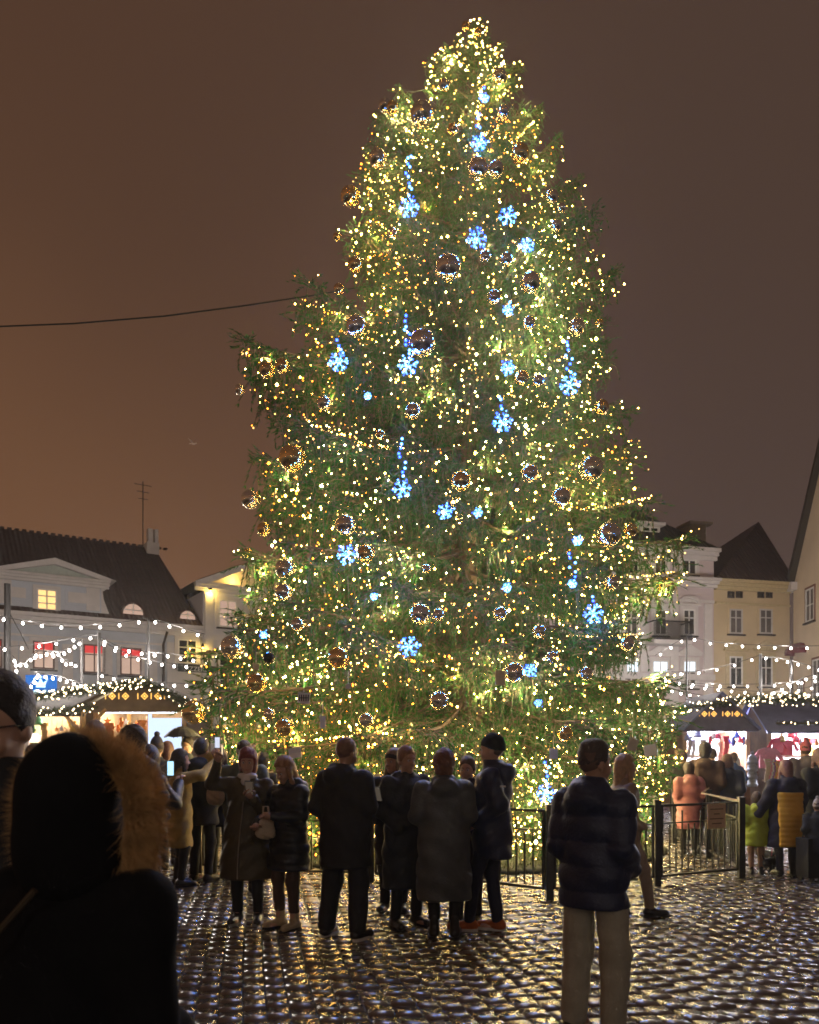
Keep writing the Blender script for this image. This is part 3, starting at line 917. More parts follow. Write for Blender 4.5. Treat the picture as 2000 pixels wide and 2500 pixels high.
# iron balcony and the sign below it
a, zb_ = FL.at(428, 1641); b, _ = FL.at(520, 1641)
bal = FL.root('balcony_sign_board', label='narrow dark board lettered PIZZERIA below the window left of the tree', cat='sign')
m = MB(); m.b2(a, b, -.52, -.46, zb_, zb_ + .32); m.build('board', mat('sign_green_black', (.02, .03, .022), rough=.5), bal)
m = MB(); m.tube([(a, -.5, zb_ + .34), (b, -.5, zb_ + .34)], .02, 5)
for q in (a, (a + b) / 2, b): m.tube([(q, -.5, zb_ + .2), (q, 0, zb_ + .2)], .015, 4)
m.build('bracket', M_cable, bal)
def text(name, body, size, loc, m, parent=None, rx=PI / 2, rz=0, ext=.01, align='CENTER', **k):
    c = bpy.data.curves.new(name, 'FONT'); c.body = body; c.size = size; c.extrude = ext; c.align_x = align; c.align_y = 'CENTER'; c.resolution_u = 2
    tmp = bpy.data.objects.new(name, c); COL.objects.link(tmp)
    dg = bpy.context.evaluated_depsgraph_get()
    me = bpy.data.meshes.new_from_object(tmp.evaluated_get(dg))
    bpy.data.objects.remove(tmp); bpy.data.curves.remove(c)
    me.materials.clear(); me.materials.append(m)
    o = bpy.data.objects.new(name, me); COL.objects.link(o)
    if parent: o.parent = parent
    o.location = loc; o.rotation_euler = (rx, 0, rz)
    return tag(o, **k)
text('lettering', 'PIZZERIA', .34, ((a + b) / 2, -.535, zb_ + .15), M_wframe, bal)

# --- right side: lilac house, ochre house, cream gable
FR = Facade(9.2, 39.4, 19.45, 41.8)
xs, _ = FR.at(1743, 1500); xo, _ = FR.at(1930, 1500)
br = FR.root('mansion_house', label='pale lilac four storey house with iron balcony and small roof dormer', cat='building')
m = MB(); m.b2(-3.5, xs, 0, 11, 0, 11.2); m.build('wall', M_lilac, br)
m = MB(); cornice(m, -3.5, xs + .1, 11.2, .55, .45); m.build('top_cornice', M_trim, br); m = MB(); cornice(m, -3.5, xs + .1, 9.85, .42, .5)
m.b2(-3.5, xs, -.05, -.002, 9.1, 9.25)
for px in (1520, 1573, 1645, 1728):
    s, _ = FR.at(px, 1500); m.b2(s - .22, s + .22, -.09, -.002, 5.6, 9.05); m.b2(s - .22, s + .22, -.09, -.002, .3, 5.2)
m.b2(-3.5, xs, -.14, -.002, 5.25, 5.55); m.build('cornice', M_trim, br)
rz0 = 11.753
m = MB()
m.add([(-3.5, -.4, rz0), (xs + .1, -.4, rz0), (xs + .1, 11, rz0), (-3.5, 11, rz0), (-3.5, 4.8, 16.2), (xs - 5.2, 4.8, 16.2), (xs - 2.6, 4.2, 15.0)],
      [(0, 1, 6, 5, 4), (1, 2, 5, 6), (2, 3, 4, 5), (0, 4, 3), (0, 3, 2, 1)])
rf = m.build('roof', M_roofg, br)
for px, pyt, w in ((1572, 1191, .75), (1612, 1209, .9)):
    s, _ = FR.at(px, 1300); m = MB(); m.b2(s - w / 2, s + w / 2, 4.4, 5.4, 14.5, WZ(pyt, 44.5)); m.b2(s - w / 2 - .12, s + w / 2 + .12, 4.3, 5.5, WZ(pyt, 44.5) + .002, WZ(pyt, 44.5) + .14); m.build('chimney', M_trim, rf)
a, z1 = FR.at(1584, 1277); b, z0 = FR.at(1625, 1312)
m = MB(); m.b2(a - .12, b + .12, .7, 3.4, rz0 + .2, z1 + .12); m.b2(a - .25, b + .35, .55, 3.4, z1 + .122, z1 + .26); dm = m.build('dormer', M_trim, rf)
m = MB()
for i in range(3): m.b2(a + (b - a) * i / 2 - .04, a + (b - a) * i / 2 + .04, .62, .70, z0, z1)
for q in (0, .33, .66, 1): m.b2(a, b, .63, .69, z0 + (z1 - z0) * q - .03, z0 + (z1 - z0) * q + .03)
m.build('frame', M_wframe, dm)
m = MB(); m.b2(a, b, .68, .695, z0, z1); m.build('pane', M_glass, dm)
for px0, px1 in ((1533, 1560), (1597, 1628), (1665, 1700)):
    a, z1 = FR.at(px0, 1365); b, z0 = FR.at(px1, 1412); window(br, a, b, z0 + .15, z1, M_glass, 2, 1)
for px0, px1 in ((1525, 1557), (1597, 1628), (1667, 1697)):
    a, z1 = FR.at(px0, 1487); b, z0 = FR.at(px1, 1552); window(br, a, b, z0, z1, M_glassd if px0 < 1660 else M_glass, 2, 1, hood='arch', rowz=[z1 - (z1 - z0) * .33])
for px0, px1 in ((1522, 1560), (1592, 1632), (1667, 1700)):
    a, z1 = FR.at(px0, 1612); b, z0 = FR.at(px1, 1680); window(br, a, b, z0, z1, M_glassd, 2, 1, hood='pediment', top=(M_litc, .42), rowz=[z1 - (z1 - z0) * .42])
    window(br, a, b, .9, 2.9, M_litc, 2, 1)
a, zb_ = FR.at(1572, 1567); b, _ = FR.at(1662, 1567)
m = MB(); m.b2(a, b, -1.0, -.15, zb_ - .2, zb_); bc = m.build('balcony', M_trim, br)
m = MB(); m.b2(a, b, -1.0, -.96, zb_ + .86, zb_ + .92)
for i in range(34): q = a + (b - a) * i / 33; m.b2(q - .012, q + .012, -.99, -.965, zb_ + .002, zb_ + .86)
for q in (a + .02, b - .02): m.b2(q - .02, q + .02, -.96, -.1, zb_ + .86, zb_ + .92)
m.build('iron_railing', M_cable, bc)
bo = FR.root('ochre_house', label='narrow ochre yellow house with hipped dark roof beside the cream gable', cat='building')
HO = 9.8
m = MB(); m.b2(xs + .01, xo, .05, 11, 0, HO); m.build('wall', M_ochre, bo)
m = MB(); cornice(m, xs + .12, xo, HO, .5, .4, .05); m.b2(xs + .12, xo, -.03, .048, 9.1, 9.2); m.b2(xs + .12, xo, -.08, .048, 3.5, 3.9); m.build('cornice', mat('pale_yellow_trim', (.52, .42, .24), rough=.8), bo)
m = MB(); c = (xs + xo) / 2 + 3.0
m.add([(xs - .1, -.35, HO + .502), (xo + .1, -.35, HO + .502), (xo + .1, 9, HO + .502), (xs - .1, 9, HO + .502), (c, 3.6, 14.5)], [(0, 1, 4), (1, 2, 4), (2, 3, 4), (3, 0, 4)]); rf = m.build('roof', M_roof, bo)
s, _ = FR.at(1778, 1300); m = MB(); m.b2(s - .45, s + .45, 2.6, 3.8, 11, 13.8); m.b2(s - .55, s + .8, 2.5, 3.9, 13.802, 13.95); m.build('chimney', mat('old_stucco', (.28, .24, .20), rough=.9), rf)
for px in (1797, 1870):
    for o_ in (-11, 9):
        s, z = FR.at(px + o_, 1452); window(bo, s - .19, s + .19, z - .16, z + .17, M_glass, 1, 1, sur=None, fr=M_sill, sill=False, y=.05)
    a, z1 = FR.at(px - 15, 1486); b, z0 = FR.at(px + 17, 1548); window(bo, a, b, z0, z1, M_glassd, 2, 1, y=.05, rowz=[z1 - (z1 - z0) * .35], fr=mat('grey_white_frame', (.5, .47, .45)), sur=M_ochre, surw=.12)
    a, z1 = FR.at(px - 15, 1602); b, z0 = FR.at(px + 17, 1676); window(bo, a, b, z0, z1, M_glass, 2, 1, y=.05, hood='pediment', rowz=[z1 - (z1 - z0) * .38], sur=mat('pale_yellow_trim', ()), surw=.2)
for px in (1775, 1820, 1870, 1912):
    s, _ = FR.at(px, 1800); window(bo, s - .45, s + .45, .7, 2.8, M_glassd, 2, 2, y=.05)
a, z0 = FR.at(1852, 1748); b, z1 = FR.at(1938, 1722)
sg = FR.root('shop_sign', label='white shop board with dark SOUVENIR lettering on the ochre house', cat='sign')
m = MB(); m.b2(a, b, -.15, -.09, z0 - .08, z1 + .05); m.build('board', M_trim, sg)
text('lettering', 'SOUVENIR', .46, ((a + b) / 2, -.16, (z0 + z1) / 2 - .02), mat('sign_ink', (.03, .02, .05)), sg)

FC = Facade(19.5, 41.6, 18.9, 33.6)
bcx = FC.root('cream_gable_house', label='tall cream gabled house with brown window frames at right edge', cat='building')
Hc = 10.2
m = MB(); m.prism([(0, 0), (8, 0), (8, 10.2), (4.0, 16.2), (0, Hc)], 0, 11); m.build('wall', M_cream, bcx)
m = MB()
for sg_ in (0, 1):
    p = [(-.25, Hc + .1), (4, 16.55), (4, 16.25), (0, Hc - .15)] if sg_ == 0 else [(8.25, Hc + .1), (8, Hc - .15), (4, 16.25), (4, 16.55)]
    m.prism(p, -.3, 11.2)
m.build('roof', mat('dark_gable_roof', (.05, .04, .03), rough=.8), bcx)
m = MB(); m.b2(-.35, .5, -.3, .3, Hc - .35, Hc + .05); m.build('kneeler', M_trim, bcx)
for q, z0, z1 in ((2.1, 8.0, 9.6), (4.6, 8.0, 9.6), (1.0, 3.6, 5.2), (2.9, 3.9, 6.1), (5.4, 3.9, 6.1)):
    window(bcx, q - .5 if q != 1.0 else q - .3, q + .5 if q != 1.0 else q + .3, z0, z1, M_glassd, 2, 2, fr=M_wframe, sur=mat('brown_surround', (.20, .09, .06), rough=.7), surw=.1)
m = MB(); m.lathe([(.75, 0), (.7, .25), (.45, .5), (0, .6)], 14, (.9, 0, 6.55)); m.build('awning', mat('dark_red_canvas', (.14, .02, .03), rough=.8), bcx)

# --- houses closing the square behind the tree and behind the camera (seen only in glass and from other places)
def plain_house(x, y, rz, w, h, wm, lab, floors=3):
    r = empty('town_house', (x, y, 0), rz, label=lab, cat='building')
    m = MB(); m.b2(0, w, 0, 9, 0, h); m.build('wall', wm, r)
    m = MB(); cornice(m, 0, w, h, .4, .35); m.build('cornice', M_trim, r)
    m = MB(); m.add([(0, -.3, h + .402), (w, -.3, h + .402), (w, 9, h + .402), (0, 9, h + .402), (1, 4.5, h + 4.2), (w - 1, 4.5, h + 4.2)], [(0, 1, 5, 4), (1, 2, 5), (2, 3, 4, 5), (3, 0, 4)]); m.build('roof', M_roof, r)
    n = int(w / 2.4)
    for f in range(floors):
        for i in range(n):
            c = (i + .5) * w / n; z = 1 + f * h / floors
            window(r, c - .5, c + .5, z, z + 1.7, (M_litw, M_glass, M_glassd, M_glass)[(i * 3 + f * 5) % 4], 2, 2)
u = FL.u
plain_house(FL.o.x + FL.u.x * (g0 + gw + .2), FL.o.y + FL.u.y * (g0 + gw + .2), FL.rz * .55, 9, 9.5, M_cream, 'cream three storey house glimpsed behind the tree trunk side')
plain_house(2.6, 43.5, -.12, 7.5, 10.5, M_greyblue, 'grey house glimpsed through the spruce boughs behind the tree')

# ---------------------------------------------------------------- fence round the lawn
def fpt(px, s): return Vector(((px - CX) / s, FPX / s, 0))
FP = [Vector((-2.95, 14.6, 0)), Vector((-3.25, 12.9, 0)), fpt(487, 177), fpt(640, 186), fpt(906, 190), fpt(1128, 200), fpt(1342, 216), fpt(1605, 196), fpt(1810, 184), Vector((4.75, 13.0, 0)), Vector((4.85, 15.0, 0))]
fence = empty('iron_fence', (FP[4].x, FP[4].y, 0), label='low black iron fence of posts, rails and thin bars around the tree lawn', cat='fence')
pm = MB(); pm.b2(-.04, .04, -.04, .04, 0, 1.06); pm.b2(-.046, .046, -.046, .046, 1.06, 1.075); post_me = pm.mesh('post', M_metal)
bm2 = MB(); bm2.b2(-.0075, .0075, -.0075, .0075, .15, .93); bar_me = bm2.mesh('bar', M_metal)
bm3 = MB(); bm3.b2(-.0075, .0075, -.0075, .0075, .15, .76); bar2_me = bm3.mesh('bar', M_metal)
fo = fence.location
for p in FP: inst('post', post_me, fence, p - fo)
for i in range(len(FP) - 1):
    a, b = FP[i], FP[i + 1]
    d = b - a; L = d.length; d.normalize(); rz = math.atan2(d.y, d.x)
    c = (a + b) / 2
    m = MB()
    for z, t in ((1.0, .03), (.78, .016), (.12, .03)): m.box((0, 0, z), (L - .12, .025, t))
    for sx_ in (-1, 1): m.box((sx_ * (L / 2 - .075), 0, .56), (.03, .024, .86))
    m.build('rails', M_metal, fence, loc=c - fo, rz=rz)
    n = int((L - .2) / .105)
    for k in range(1, n):
        q = a + d * (.1 + (L - .2) * k / n)
        inst('bar', bar_me if k % 3 == 0 else bar2_me, fence, q - fo, rz)
a, b = FP[7], FP[8]
q = a.lerp(b, .66)
d = (b - a).normalized(); rz = math.atan2(d.y, d.x)
no = empty('notice_board', q + Vector((d.y, -d.x, 0)) * .04 + Vector((0, 0, .84)), rz, label='tan laminated notice with four lines of print tied to the fence', cat='sign')
m = MB(); m.b2(-.16, .16, -.008, .0, -.16, .16); m.build('sheet', mat('tan_paper', (.62, .44, .27), rough=.4), no)
for i, (tx, sz) in enumerate((('PALUN MITTE', .045), ('Please', .04), ('do not climb', .045), ('over the fence', .045))):
    pass
m = MB()
for i, w_ in enumerate((.115, .05, .12, .085)): m.b2(-w_, w_, -.011, -.009, .085 - i * .062, .098 - i * .062)
m.build('print_lines', mat('faded_ink', (.16, .09, .05)), no)
rp = MB(); e = fpt(1810, 184); rp.tube([e + Vector((0, 0, 1.02)), e + Vector((-.2, .9, 1.08)), Vector((4.75, 13.0, 1.1))], .012, 5)
rp.build('barrier_rope', mat('pale_rope', (.35, .26, .2)), label='pale rope running back from the last fence post on the right', cat='rope')

# ---------------------------------------------------------------- market stalls
M_wood = mat('stained_wood', (.16, .075, .035), rough=.6, var=.35, scale=5, bump=.2)
M_wood2 = mat('pale_pine', (.42, .25, .11), rough=.6, var=.25, scale=5)
M_woodg = mat('grey_brown_wood', (.17, .12, .09), rough=.7, var=.3, scale=5)
M_garl = needle_mat('fir_garland', (.035, .06, .025), (.05, .07, .02))
M_tarp = mat('indigo_tarpaulin', (.12, .13, .32), rough=.5, var=.25, scale=3)
M_tarp2 = mat('violet_boards', (.11, .08, .16), rough=.7, var=.3, scale=5)
M_shin = mat('mossy_shingle_roof', (.075, .055, .04), rough=.8, var=.4, scale=6, bump=.4)
M_diam = glow('diamond_cutout_light', (1, .50, .10), 2.2)
M_tube = glow('fluorescent_tube', (.78, .86, 1), 26)
M_gbulb = glow('garland_bulb', (1, .74, .42), 14)
def garland(a, b, sag, w, n, nb, label):
    """fir garland with small bulbs between two points"""
    a, b = Vector(a), Vector(b)
    rs = np.random.RandomState(int(abs(a.x * 100)) + n)
    t = rs.rand(n); P = np.array(a)[None] * (1 - t[:, None]) + np.array(b)[None] * t[:, None]
    P[:, 2] -= sag * np.sin(PI * t)
    D = rs.randn(n, 3); D /= np.linalg.norm(D, axis=1)[:, None]
    q = P + D * rs.uniform(0, w, (n, 1))
    E = D + rs.randn(n, 3) * .5; E /= np.linalg.norm(E, axis=1)[:, None]
    S_ = np.cross(E, rs.randn(n, 3)); S_ /= np.linalg.norm(S_, axis=1)[:, None]
    V = np.stack([q - S_ * .006, q + S_ * .006, q + E * .07], 1).reshape(-1, 3) - np.array(a)
    g = empty('fir_garland', a, label=label, cat='garland')
    inst('foliage', npmesh('foliage', V, np.arange(n * 3).reshape(-1, 3), M_garl), g, kind='stuff')
    m = MB(); m.tube([(0, 0, 0), ((b - a) / 2) - Vector((0, 0, sag)), b - a], .02, 5); m.build('stem', M_bark, g)
    bm = MB(); bm.ball((0, 0, 0), .016, 6, 4); me = bm.mesh('bulb', M_gbulb)
    for k in range(nb):
        t = (k + rnd.random()) / nb
        p = (b - a) * t; p.z -= sag * math.sin(PI * t)
        inst('bulb', me, g, p + Vector((rnd.uniform(-w, w), -rnd.uniform(.0, w), rnd.uniform(-w, w))))
    return g
def diamond(m, x, z, y, s=.085):
    for sg in (1, -1):
        m.prism([(x - s, z), (x, z + s * sg), (x, z + s * .72 * sg), (x - s * .72, z)], y - .01, y)
        m.prism([(x + s, z), (x, z + s * sg), (x, z + s * .72 * sg), (x + s * .72, z)], y - .01, y)
    m.box((x, y - .005, z), (s * .5, .01, s * .5), M=Matrix.Rotation(R(45), 4, 'Y'))

def stall(x, y, rz, w, d, label, roofm, wallm, gable=True, eave=2.35, ridge=3.35, lit=(1, .78, .5), le=40, tube=True, closed=False, counter=.95, shelves=True):
    r = empty('market_stall', (x, y, 0), rz, label=label, cat='market stall')
    m = MB()
    for px in (.06, w - .06):
        for py in (.06, d - .06): m.b2(px - .06, px + .06, py - .06, py + .06, 0, eave + (.0))
    m.build('posts', M_wood2, r)
    m = MB(); n = int(w / .14)
    for i in range(n): m.b2(i * w / n + .004, (i + 1) * w / n - .004, d - .03, d, 0, eave)
    for i in range(int(d / .14)):
        for sx_ in (0, w - .03): m.b2(sx_, sx_ + .03, i * .14 + .003, i * .14 + .137, 0, eave)
    m.build('board_walls', wallm, r)
    m = MB(); n = int(w / .16)
    for i in range(n): m.b2(i * w / n + .004, (i + 1) * w / n - .004, -.03, .0, .08, counter - .05)
    m.build('counter_front', wallm, r)
    m = MB(); m.b2(-.05, w + .05, -.22, .35, counter - .048, counter); m.build('counter_top', M_wood2, r)
    m = MB(); ov = .35 if x < 0 else .12
    if gable:   # gable faces the square
        c = w / 2
        for p in ([(-ov, eave - .12), (c, ridge), (c, ridge + .07), (-ov, eave - .05)], [(c, ridge), (w + ov, eave - .12), (w + ov, eave - .05), (c, ridge + .07)]):
            m.prism(p, -.5, d - .02)
        g = MB(); g.prism([(0, eave), (w, eave), (c, ridge - .01)], -.34, -.30)
        g.b2(-.1, w + .1, -.38, -.28, eave - .16, eave - .002)
        gb = g.build('gable_board', M_tarp2 if roofm is M_tarp else M_woodg, r)
        dm = MB()
        for q in (.26, .40, .60, .74):
            zc = eave + (ridge - eave) * .38
            diamond(dm, w * q, zc, -.345)
        for q in (.19, .33, .53, .67, .81): dm.b2(w * q - .008, w * q + .008, -.355, -.345, eave + (ridge - eave) * .38 - .07, eave + (ridge - eave) * .38 + .07)
        dm.build('cutout_ornament', M_diam, gb)
    else:       # long roof slope faces the square
        for p in ([(-.6, eave - .2), (d / 2, ridge), (d / 2, ridge + .06), (-.6, eave - .13)], [(d / 2, ridge), (d + .3, eave - .1), (d + .3, eave - .04), (d / 2, ridge + .06)]):
            vs = [(-.2, yy, zz) for yy, zz in p] + [(w + .2, yy, zz) for yy, zz in p]
            m.add(vs, [(3, 2, 1, 0), (4, 5, 6, 7)] + [(i, (i + 1) % 4, (i + 1) % 4 + 4, i + 4) for i in range(4)])
    m.build('roof', roofm, r)
    if not gable:
        m = MB(); pr_ = [(-.02, eave), (d - .02, eave), (d / 2, ridge - .01)]
        for sx_ in (-.01, w - .01):
            m.add([(sx_, a_, b_) for a_, b_ in pr_] + [(sx_ + .02, a_, b_) for a_, b_ in pr_], [(0, 1, 2), (5, 4, 3), (0, 3, 4, 1), (1, 4, 5, 2), (2, 5, 3, 0)])
        m.build('gable_ends', wallm, r)
    if shelves:
        m = MB()
        for z in (1.25, 1.6, 1.95): m.b2(.1, w - .1, d - .45, d - .03, z - .02, z)
        m.build('shelves', M_wood2, r)
    if tube:
        m = MB(); m.b2(w * .1, w * .9, .12, .20, eave - .10, eave - .04); f = m.build('lamp_housing', M_wframe, r)
        t = MB(); t.tube([(w * .12, .10, eave - .13), (w * .88, .10, eave - .13)], .022, 8); t.build('fluorescent_tube', M_tube, f)
    for q in (.25, .75): lamp('stall_light', (w * q, d * .35, eave - .22), le, lit, .12, r)
    return r

GOODS = {}
def good(kind):
    if kind in GOODS: return GOODS[kind]
    m = MB()
    if kind == 'woolly hat':
        m.lathe([(.10, 0), (.115, .02), (.115, .06), (.10, .065), (.10, .12), (.07, .18), (.02, .215), (0, .22)], 12); m.ball((0, 0, .24), .04, 8, 5)
    elif kind == 'scarf':
        for i in range(6): m.box((.03 * math.sin(i), .0, -.08 - i * .11), (.15 - .006 * i, .03, .115), M=Matrix.Rotation(.12 * math.sin(i * 2), 4, 'Y'))
        m.box((0, 0, 0), (.2, .06, .07))
        for i in range(6): m.box((-.05 + i * .022, 0, -.76), (.008, .02, .08))
    elif kind == 'mitten':
        m.ball((0, 0, -.08), (.055, .025, .10), 10, 7); m.ball((.055, 0, -.05), (.022, .02, .05), 8, 5); m.lathe([(.045, 0), (.048, .02), (.045, .08)], 10, (0, 0, .0))
    elif kind == 'knitted sweater':
        m.prism([(-.22, -.5), (.22, -.5), (.21, -.12), (.36, -.36), (.44, -.30), (.24, 0), (.08, .05), (-.08, .05), (-.24, 0), (-.44, -.30), (-.36, -.36), (-.21, -.12)], -.03, .03)
    elif kind == 'felt ornament':
        m.prism([(.10 * math.cos(R(90 + 36 * i)) * (1 if i % 2 == 0 else .45), .10 * math.sin(R(90 + 36 * i)) * (1 if i % 2 == 0 else .45)) for i in range(10)], -.012, .012)
    elif kind == 'plush toy':
        m.ball((0, 0, 0), (.08, .07, .10), 10, 7); m.ball((0, -.01, .14), .07, 10, 7)
        for s in (-1, 1): m.ball((s * .05, 0, .20), .025, 6, 4); m.ball((s * .08, -.02, .03), (.03, .03, .05), 6, 4); m.ball((s * .045, -.05, -.09), (.03, .05, .03), 6, 4)
    elif kind == 'gift box':
        m.box((0, 0, .07), (.2, .16, .14)); m.box((0, 0, .145), (.21, .17, .02)); m.box((0, 0, .08), (.03, .172, .158)); m.ball((.03, 0, .17), (.035, .02, .02), 6, 4); m.ball((-.03, 0, .17), (.035, .02, .02), 6, 4)
    elif kind == 'painted plate':
        m.lathe([(0, .0), (.07, .0), (.11, .025), (.112, .03), (.07, .01), (0, .01)], 16, axis='Y')
    elif kind == 'candle jar':
        m.lathe([(.0, 0), (.045, 0), (.05, .02), (.05, .11), (.035, .13), (.035, .15), (0, .15)], 12)
    elif kind == 'picture':
        m.box((0, 0, 0), (.34, .02, .26)); m.box((0, -.012, 0), (.28, .01, .20))
    GOODS[kind] = m
    return m
GC = {'red': (.62, .02, .03), 'white': (.75, .73, .72), 'grey': (.25, .26, .30), 'yellow': (.70, .42, .05), 'green': (.06, .30, .08), 'pink': (.70, .25, .32), 'blue': (.06, .12, .45), 'orange': (.75, .22, .03), 'beige': (.55, .42, .28), 'brown': (.16, .08, .04), 'purple': (.25, .10, .35)}
GMESH = {}
GOODS_PUT = []
def put_good(kind, colr, loc, where, rz=0, sc=1.0):
    key = kind + colr
    if key not in GMESH: GMESH[key] = good(kind).mesh(kind.replace(' ', '_'), mat(colr + '_goods', GC[colr], rough=.7, var=.2, scale=20), kind in ('plush toy', 'mitten', 'woolly hat'))
    o = inst(kind.replace(' ', '_'), GMESH[key], None, loc, rz, label='%s %s %s' % (colr, kind, where), cat=kind, group='%s %ss %s' % (colr, kind, where))
    o.scale = (sc, sc, sc)
    GOODS_PUT.append(o)
    return o
def fill(st, w, d, eave, where, kinds, cols, n, counter=.95, seed=1):
    r = random.Random(seed)
    MW = Matrix.Translation(st.location) @ Matrix.Rotation(st.rotation_euler.z, 4, 'Z')
    rz = st.rotation_euler.z
    k = int(n * .42)
    for i in range(k):      # hung from the front beam
        q = (i + .5) / k + r.uniform(-.2, .2) / k
        kd = r.choice(kinds[0]); sc = r.uniform(.75, 1.15)
        put_good(kd, r.choice(cols), MW @ Vector((w * (.04 + .92 * q), .02 + r.uniform(0, .25), eave - .30 - r.uniform(0, .22))), where, rz + r.uniform(-.3, .3), sc)
    k = int(n * .34)
    for i in range(k):      # on the shelves of the back wall
        q = (i % (k // 3 + 1) + .5) / (k // 3 + 1)
        kd = r.choice(kinds[1]); z = (1.25, 1.6, 1.95)[min(2, i // (k // 3 + 1))]
        off = .11 * 1.5 if kd == 'painted plate' else .14 if kd == 'plush toy' else .11 if kd == 'felt ornament' else 0
        put_good(kd, r.choice(cols), MW @ Vector((w * (.06 + .88 * q), d - .26, z + off)), where, rz + r.uniform(-.3, .3), 1.25)
    k = n - int(n * .42) - int(n * .34)
    for i in range(k):      # on the counter
        q = (i + .5) / k
        kd = r.choice(kinds[2])
        put_good(kd, r.choice(cols), MW @ Vector((w * (.04 + .92 * q), r.uniform(-.1, .15), counter + (.12 if kd == 'plush toy' else 0))), where, rz + r.uniform(-.3, .3), 1.2)
# left: gable stall with diamonds, side stall with long slope further left
YL = 19.5
xg = WX(214, YL)
gs_w = WX(446, YL) - xg
s1 = stall(xg, YL + .34, 0, gs_w, 2.4, 'brown gabled stall with four glowing diamond cutouts left of the tree', M_shin, M_woodg, True, 2.78, 3.38, (1, .80, .45), 170)
m = MB(); m.b2(gs_w * .62, gs_w * .95, -.06, -.02, 1.05, 2.5); m.b2(gs_w * .60, gs_w * .63, -.08, 0, 1, 2.6); wn_ = m.build('frosted_window', glow('frosted_lit_glass', (.62, .76, 1), 1.3), s1)
fill(s1, gs_w * .6, 2.4, 2.78, 'in the brown gabled stall left of the tree', (['felt ornament', 'mitten', 'scarf'], ['gift box', 'candle jar', 'painted plate'], ['candle jar', 'gift box']), ['red', 'yellow', 'orange', 'white', 'beige'], 34, seed=4)
s2 = stall(WX(-60, YL) - 2, YL + .5, .0, xg - .25 - WX(-60, YL) + 2, 2.4, 'wide white lit souvenir stall behind the man with glasses', M_shin, M_wood2, False, 2.72, 3.12, (1, .93, .82), 420)
fill(s2, xg - .25 - WX(-60, YL) + 2, 2.4, 2.75, 'in the white lit stall behind the hooded figure', (['woolly hat', 'scarf', 'felt ornament', 'mitten'], ['plush toy', 'gift box', 'painted plate'], ['gift box', 'plush toy', 'candle jar']), ['red', 'pink', 'white', 'yellow', 'orange', 'green'], 54, seed=5)
m = MB(); m.tube([(xg - .1, YL - .05, 0), (xg - .1, YL - .05, 2.75)], .07, 4)
m.tube([(xg - .1, YL - .05, 2.1), (xg - .65, YL - .05, 2.7)], .045, 4); m.tube([(xg - .1, YL - .05, 2.1), (xg + .45, YL - .05, 2.7)], .045, 4)
m.build('timber_post', M_wood2, label='pine post with two diagonal braces between the left stalls', cat='post')
garland((WX(60, YL), YL - .25, WZ(1706, YL)), (WX(362, YL), YL - .25, WZ(1668, YL)), .02, .13, 7000, 110, 'thick fir garland with crowded bulbs climbing to the left gable peak')
garland((WX(362, YL), YL - .25, WZ(1668, YL)), (WX(470, YL), YL - .25, WZ(1722, YL)), .0, .14, 2600, 12, 'thin fir garland running down the right half of the gable')
garland((WX(75, YL), YL - .35, WZ(1740, YL)), (WX(245, YL), YL - .35, WZ(1728, YL)), .03, .10, 2000, 26, 'short fir garland along the eave of the white lit stall')
# right: long stall with indigo roof, facing the camera and turning towards it
YR = 24.6
xr0 = WX(1668, YR)
s3 = stall(xr0, YR, -.02, 2.0, 2.6, 'indigo roofed stall with two glowing diamonds right of the tree', M_tarp, M_wood, True, 2.45, 3.40, (.84, .88, 1), 650, counter=.95)
s4 = stall(xr0 + 2.45, YR - .2, -.10, 6.2, 2.6, 'long indigo roofed stall crowded with hats and scarves at the right edge', M_tarp, M_wood, False, 2.42, 3.30, (.86, .88, 1), 1150, counter=.85)
m = MB(); m.b2(0, 6.2, 2.3, 2.34, .9, 2.4); m.build('back_cloth', mat('white_cloth', (.8, .78, .8), rough=.8), s4)
m = MB(); m.b2(.1, 1.9, 2.3, 2.34, .9, 2.4); m.build('back_cloth', mat('white_cloth', ()), s3)
fill(s3, 2.0, 2.6, 2.45, 'in the indigo stall with diamonds', (['woolly hat', 'mitten', 'scarf'], ['woolly hat', 'plush toy', 'painted plate'], ['gift box', 'woolly hat']), ['grey', 'white', 'blue', 'red', 'beige'], 40, seed=7)
fill(s4, 6.2, 2.6, 2.42, 'in the long indigo stall at right', (['woolly hat', 'mitten', 'scarf', 'knitted sweater', 'felt ornament'], ['woolly hat', 'plush toy', 'gift box'], ['woolly hat', 'gift box', 'plush toy']), ['red', 'red', 'white', 'green', 'pink', 'orange', 'purple', 'yellow', 'grey'], 96, counter=.85, seed=8)
put_good('knitted sweater', 'pink', at(1875, 1830, YR - .35), 'hung as the largest piece in the long indigo stall', -.1, 1.1)['label'] = 'large pink knitted sweater hung high in the long indigo stall'
for i in range(11):     # scarves hanging below the counter
    put_good('scarf', ['beige', 'pink', 'white', 'purple', 'yellow', 'orange'][i % 6], Vector((WX(1872 + i * 4.2, YR - .5), YR - .55, 1.45 - .01 * i)), 'in the row hanging before the right counter', -.1, .95)
for i in range(8):      # column of grey hats
    put_good('woolly hat', ['white', 'grey'][i % 2], Vector((WX(1795 + (i % 2) * 42, YR - .5), YR - .5, .62 + .22 * (i // 2) + .05 * (i % 2))), 'stacked on the stand beside the counter', 0, 1.35)
garland((xr0 - .3, YR - .5, 2.95), (xr0 + 3.4, YR - .5, 3.32), -.05, .16, 5000, 70, 'fir garland with sparse bulbs over the two diamonds of the indigo stall')
garland((xr0 + 1.4, YR - .1, 3.28), (xr0 + 7.6, YR - 1.1, 3.02), .0, .2, 7000, 120, 'long fir garland with many bulbs on the right roof ridge')
